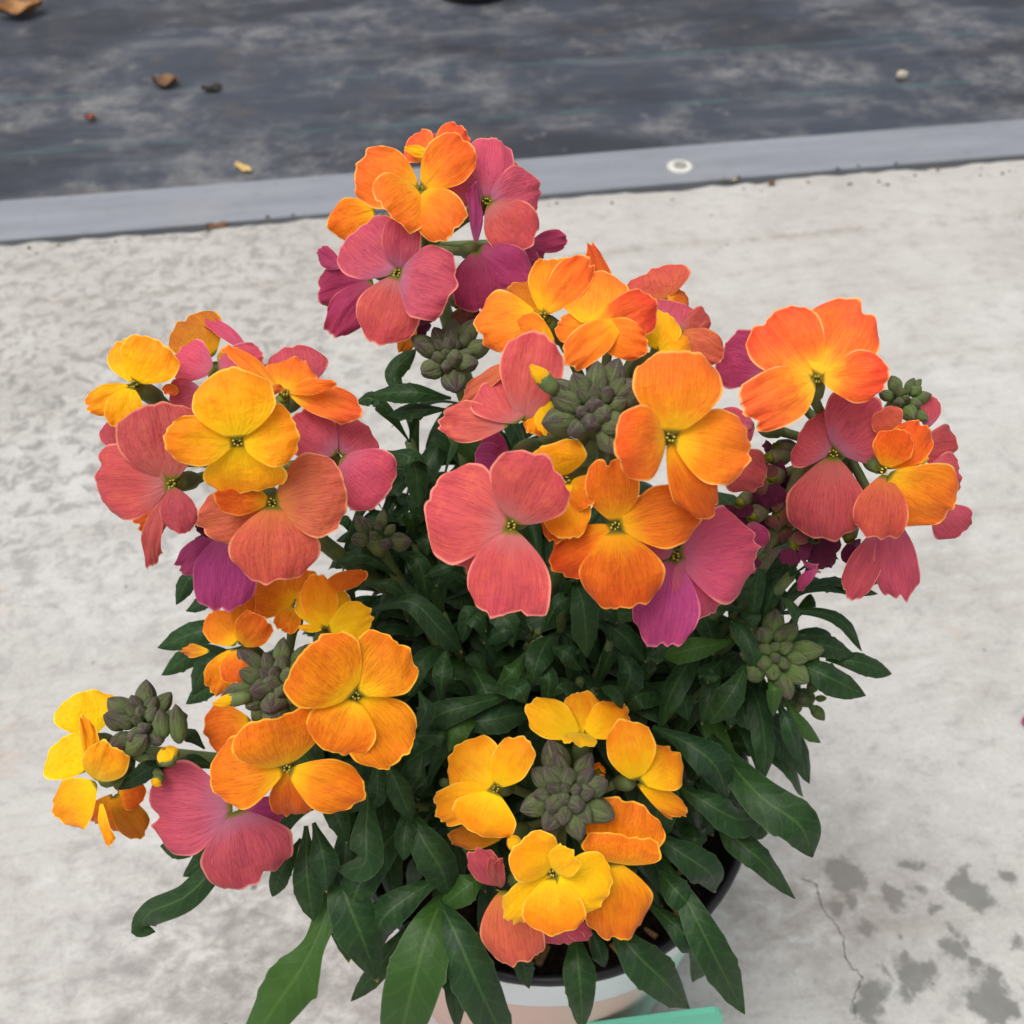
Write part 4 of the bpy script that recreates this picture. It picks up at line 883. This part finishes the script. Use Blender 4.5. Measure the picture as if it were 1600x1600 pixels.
def rosette(px, py, d, n, L0, seed):
    global sd_
    c = PX(px, py, d); r_ = random.Random(seed)
    root = np.array([SOIL[0] + (c[0] - SOIL[0]) * .35, SOIL[1] + (c[1] - SOIL[1]) * .35, SOIL[2]])
    pts = bez([root, root * .45 + c * .55 + np.array([0, 0, .008]), c], 12); m = MB(); m.tube(pts, [.0019 - .0006 * i / 11 for i in range(12)], 8); under_plant(m.build('stem', M_STEM))
    out = unit(np.array([c[0] - SOIL[0], c[1] - SOIL[1], 0.0]))
    for q in range(n):
        w = q * 2.4 + seed; el = 1.15 - 1.3 * q / n + r_.uniform(-.15, .15); side = unit(np.array([math.cos(w) * math.cos(el), math.sin(w) * math.cos(el), math.sin(el)]) + out * .15)
        base = np.array(pts[11 - min(7, q // 2)]); L = L0 * (.65 + .6 * q / n) * r_.uniform(.85, 1.15); dr = r_.uniform(.1, .6) + .3 * q / n
        p1 = base + side * L * .45 + np.array([0, 0, L * .14]); p2 = base + side * L * .82 + np.array([0, 0, L * (.12 - .3 * dr)]); p3 = base + side * L * .98 + np.array([0, 0, L * (.0 - .65 * dr)])
        sd_ += 1; FILL.append(leaf_data([base, p1, p2, p3], L * r_.uniform(.19, .26), unit(np.array([0, 0, 1.0]) + side * .25 + .15 * np.array([r_.uniform(-1, 1) for _ in range(3)])), sd_, teeth=3, fold=r_.uniform(.15, .45), wave=r_.uniform(.03, .12), wid=r_.uniform(.48, .62), twist=r_.uniform(-.6, .6)))
        FILL[-1] = FILL[-1][:3] + (FILL[-1][3] * 3,)
for i, (px, py, d, n_, L0) in enumerate([(640,690,.258,12,.024),(690,760,.252,12,.026),(600,800,.268,11,.024),(650,850,.262,12,.026),(730,880,.262,12,.028),(600,900,.266,10,.024),(690,960,.258,12,.030),(560,960,.262,10,.026),(575,870,.264,10,.022),(1195,860,.236,9,.020),(1235,900,.240,9,.020),(720,690,.250,10,.022),
        (1110,900,.258,12,.028),(1170,940,.254,12,.028),(1225,985,.262,11,.026),(1250,920,.256,10,.024),(1020,1040,.262,12,.030),(930,1080,.264,12,.030),(760,1090,.262,12,.032),(1100,1080,.262,12,.032),(880,940,.262,11,.028),(1180,1090,.268,9,.024),(640,1260,.258,10,.034),(480,1250,.256,9,.030)]):
    rosette(px, py, d, n_, L0, i * 7 + 3)
# the largest as single leaves, the surplus as one mass
FILL.sort(key=lambda d: -d[3]); room = 298 - len(LEAVES)
for (V, F, UV, A), _ in LEAVES:
    m = MB(); m.add(V, F, UV); under_plant(m.build('leaf', M_LEAF))
for (V, F, UV, A) in FILL[:room]:
    m = MB(); m.add(V, F, UV); under_plant(m.build('leaf', M_LEAF))
if FILL[room:]:
    m = MB()
    for (V, F, UV, A) in FILL[room:]: m.add(V, F, UV)
    tag(under_plant(m.build('small_leaves', M_LEAF)), kind='stuff')
print('leaves', len(LEAVES), len(FILL))

# ------------------------------------------------------------------ small things lying around
M_DRY = simple('dry_leaf', srgb(120,84,52), srgb(168,126,84), 90, 0.8, 0.15)
M_DRYD = simple('dry_leaf_dark', srgb(92,68,50), srgb(132,100,72), 90, 0.8, 0.15)
M_STRAW = simple('straw', srgb(168,140,84), srgb(198,172,112), 200, 0.8, 0.15)
def litter(name, px, py, wpx, hpx, ang, mat, label, cat, z=-0.007, curl=.35, seed=1):
    g = GND(px, py, z); r = np.random.RandomState(seed); d = np.linalg.norm(g - CAM); L = wpx * d / FPX; W = hpx * d / FPX * 1.7
    m = MB(); V = []; UV = []; Ns, Nt = 13, 7; ph = r.uniform(0, 6, 3)
    for i in range(Ns):
        s = i / (Ns - 1)
        for j in range(Nt):
            q = j / (Nt - 1) * 2 - 1; w = math.sin(math.pi * min(1, max(.03, s * .94 + .03))) ** .7 * (1 + .12 * math.sin(11 * s + ph[0]))
            x = (s - .5) * L; y = q * W / 2 * w; zz = curl * W * (q * q * .7 + .5 * (2 * s - 1) ** 2) + .06 * W * math.sin(9 * s + 5 * q + ph[1]) + .002
            V.append((x, y, zz)); UV.append((j / (Nt - 1), s))
    m.add(V, grid_faces(Ns, Nt), UV); zmin = min(v[2] for v in m.v); m.v = [(a, b2, c - zmin + .0003) for a, b2, c in m.v]
    o = m.build(name, mat); o.location = g; o.rotation_euler = (0, 0, YAW + R(ang)); return tag(o, label, cat)
litter('dry_leaf', 33, 23, 58, 24, 14, M_DRY, 'long curled tan dead leaf on the woven fabric', 'leaf', seed=2, curl=.3)
litter('dry_leaf', 260, 133, 34, 18, -6, M_DRYD, 'small crumpled brown dead leaf on the woven fabric', 'leaf', seed=3, curl=.3)
litter('dry_leaf', 332, 141, 28, 10, 8, simple('dry_leaf_black', srgb(48,44,42), srgb(66,60,56), 90, .85, .1), 'thin blackish leaf scrap next to the crumpled brown one', 'leaf', seed=9, curl=.3)
litter('straw_piece', 380, 264, 36, 8, -52, M_STRAW, 'pale yellow straw piece on the fabric close to the rail', 'straw', seed=4, curl=.2)
litter('dry_leaf', 142, 187, 14, 8, 0, simple('dry_leaf_red', srgb(128,70,52), srgb(150,88,66), 90, .8, .15), 'tiny reddish leaf scrap on the woven fabric', 'leaf', seed=5, curl=.4)
litter('dry_leaf', 340, 356, 30, 9, 0, M_DRYD, 'brown leaf scrap lodged against the concrete edge', 'leaf', z=-.002, seed=6, curl=.3)
litter('straw_piece', 1140, 281, 40, 8, 4, M_STRAW, 'ochre straw piece lodged in the joint beside the rail', 'straw', z=-.002, seed=7, curl=.2)
litter('dry_leaf', 1205, 306 - 18, 1 + 12, 6, 30, M_DRYD, 'brown speck of leaf on the edge of the concrete', 'leaf', z=.0005, seed=12, curl=.4)
litter('fallen_petal', 1601, 1130, 16, 7, 50, MP['V'], 'violet fallen petal lying on the pale concrete', 'petal', z=.0005, seed=8, curl=.4)
b = MB(); g = GND(1407, 125, -.008); r = np.random.RandomState(4)
V = []; 
for i in range(7):
    for k in range(12):
        th = math.pi * i / 6; a = 2 * math.pi * k / 12; q = .0046 * (1 + .12 * math.sin(3 * a + i))
        V.append((q * math.sin(th) * math.cos(a) * 1.2, q * math.sin(th) * math.sin(a), .0045 + .0045 * math.cos(th)))
b.add(V, grid_faces(7, 12, True)); o = b.build('pebble', simple('pebble_pale', srgb(160,152,138), srgb(184,176,162), 160, .8, .2)); o.location = g; tag(o, 'small pale pebble on the dark woven fabric', 'pebble')
# foot of another black pot on the fabric
g = GND(738, 9, -.008); pr_ = .040
o = bpy.data.objects.new('nursery_pot', None); COL.objects.link(o); o.location = (g[0], g[1] + pr_, -.008); tag(o, 'black empty nursery pot standing on the woven fabric', 'pot')
b = MB(); b.lathe([(0.0, .004), (pr_ - .004, .003), (pr_ - .001, 0.0), (pr_, .003), (pr_ + .011, .088), (pr_ + .0095, .088), (pr_ - .002, .006), (0, .006)], 48); b.build('body', M_BLACK, o)
b = MB(); b.lathe([(pr_ + .011, .086), (pr_ + .0135, .087), (pr_ + .0140, .096), (pr_ + .0125, .0975), (pr_ + .0105, .096), (pr_ + .0095, .086)], 48); b.build('rim', M_BLACK, o)
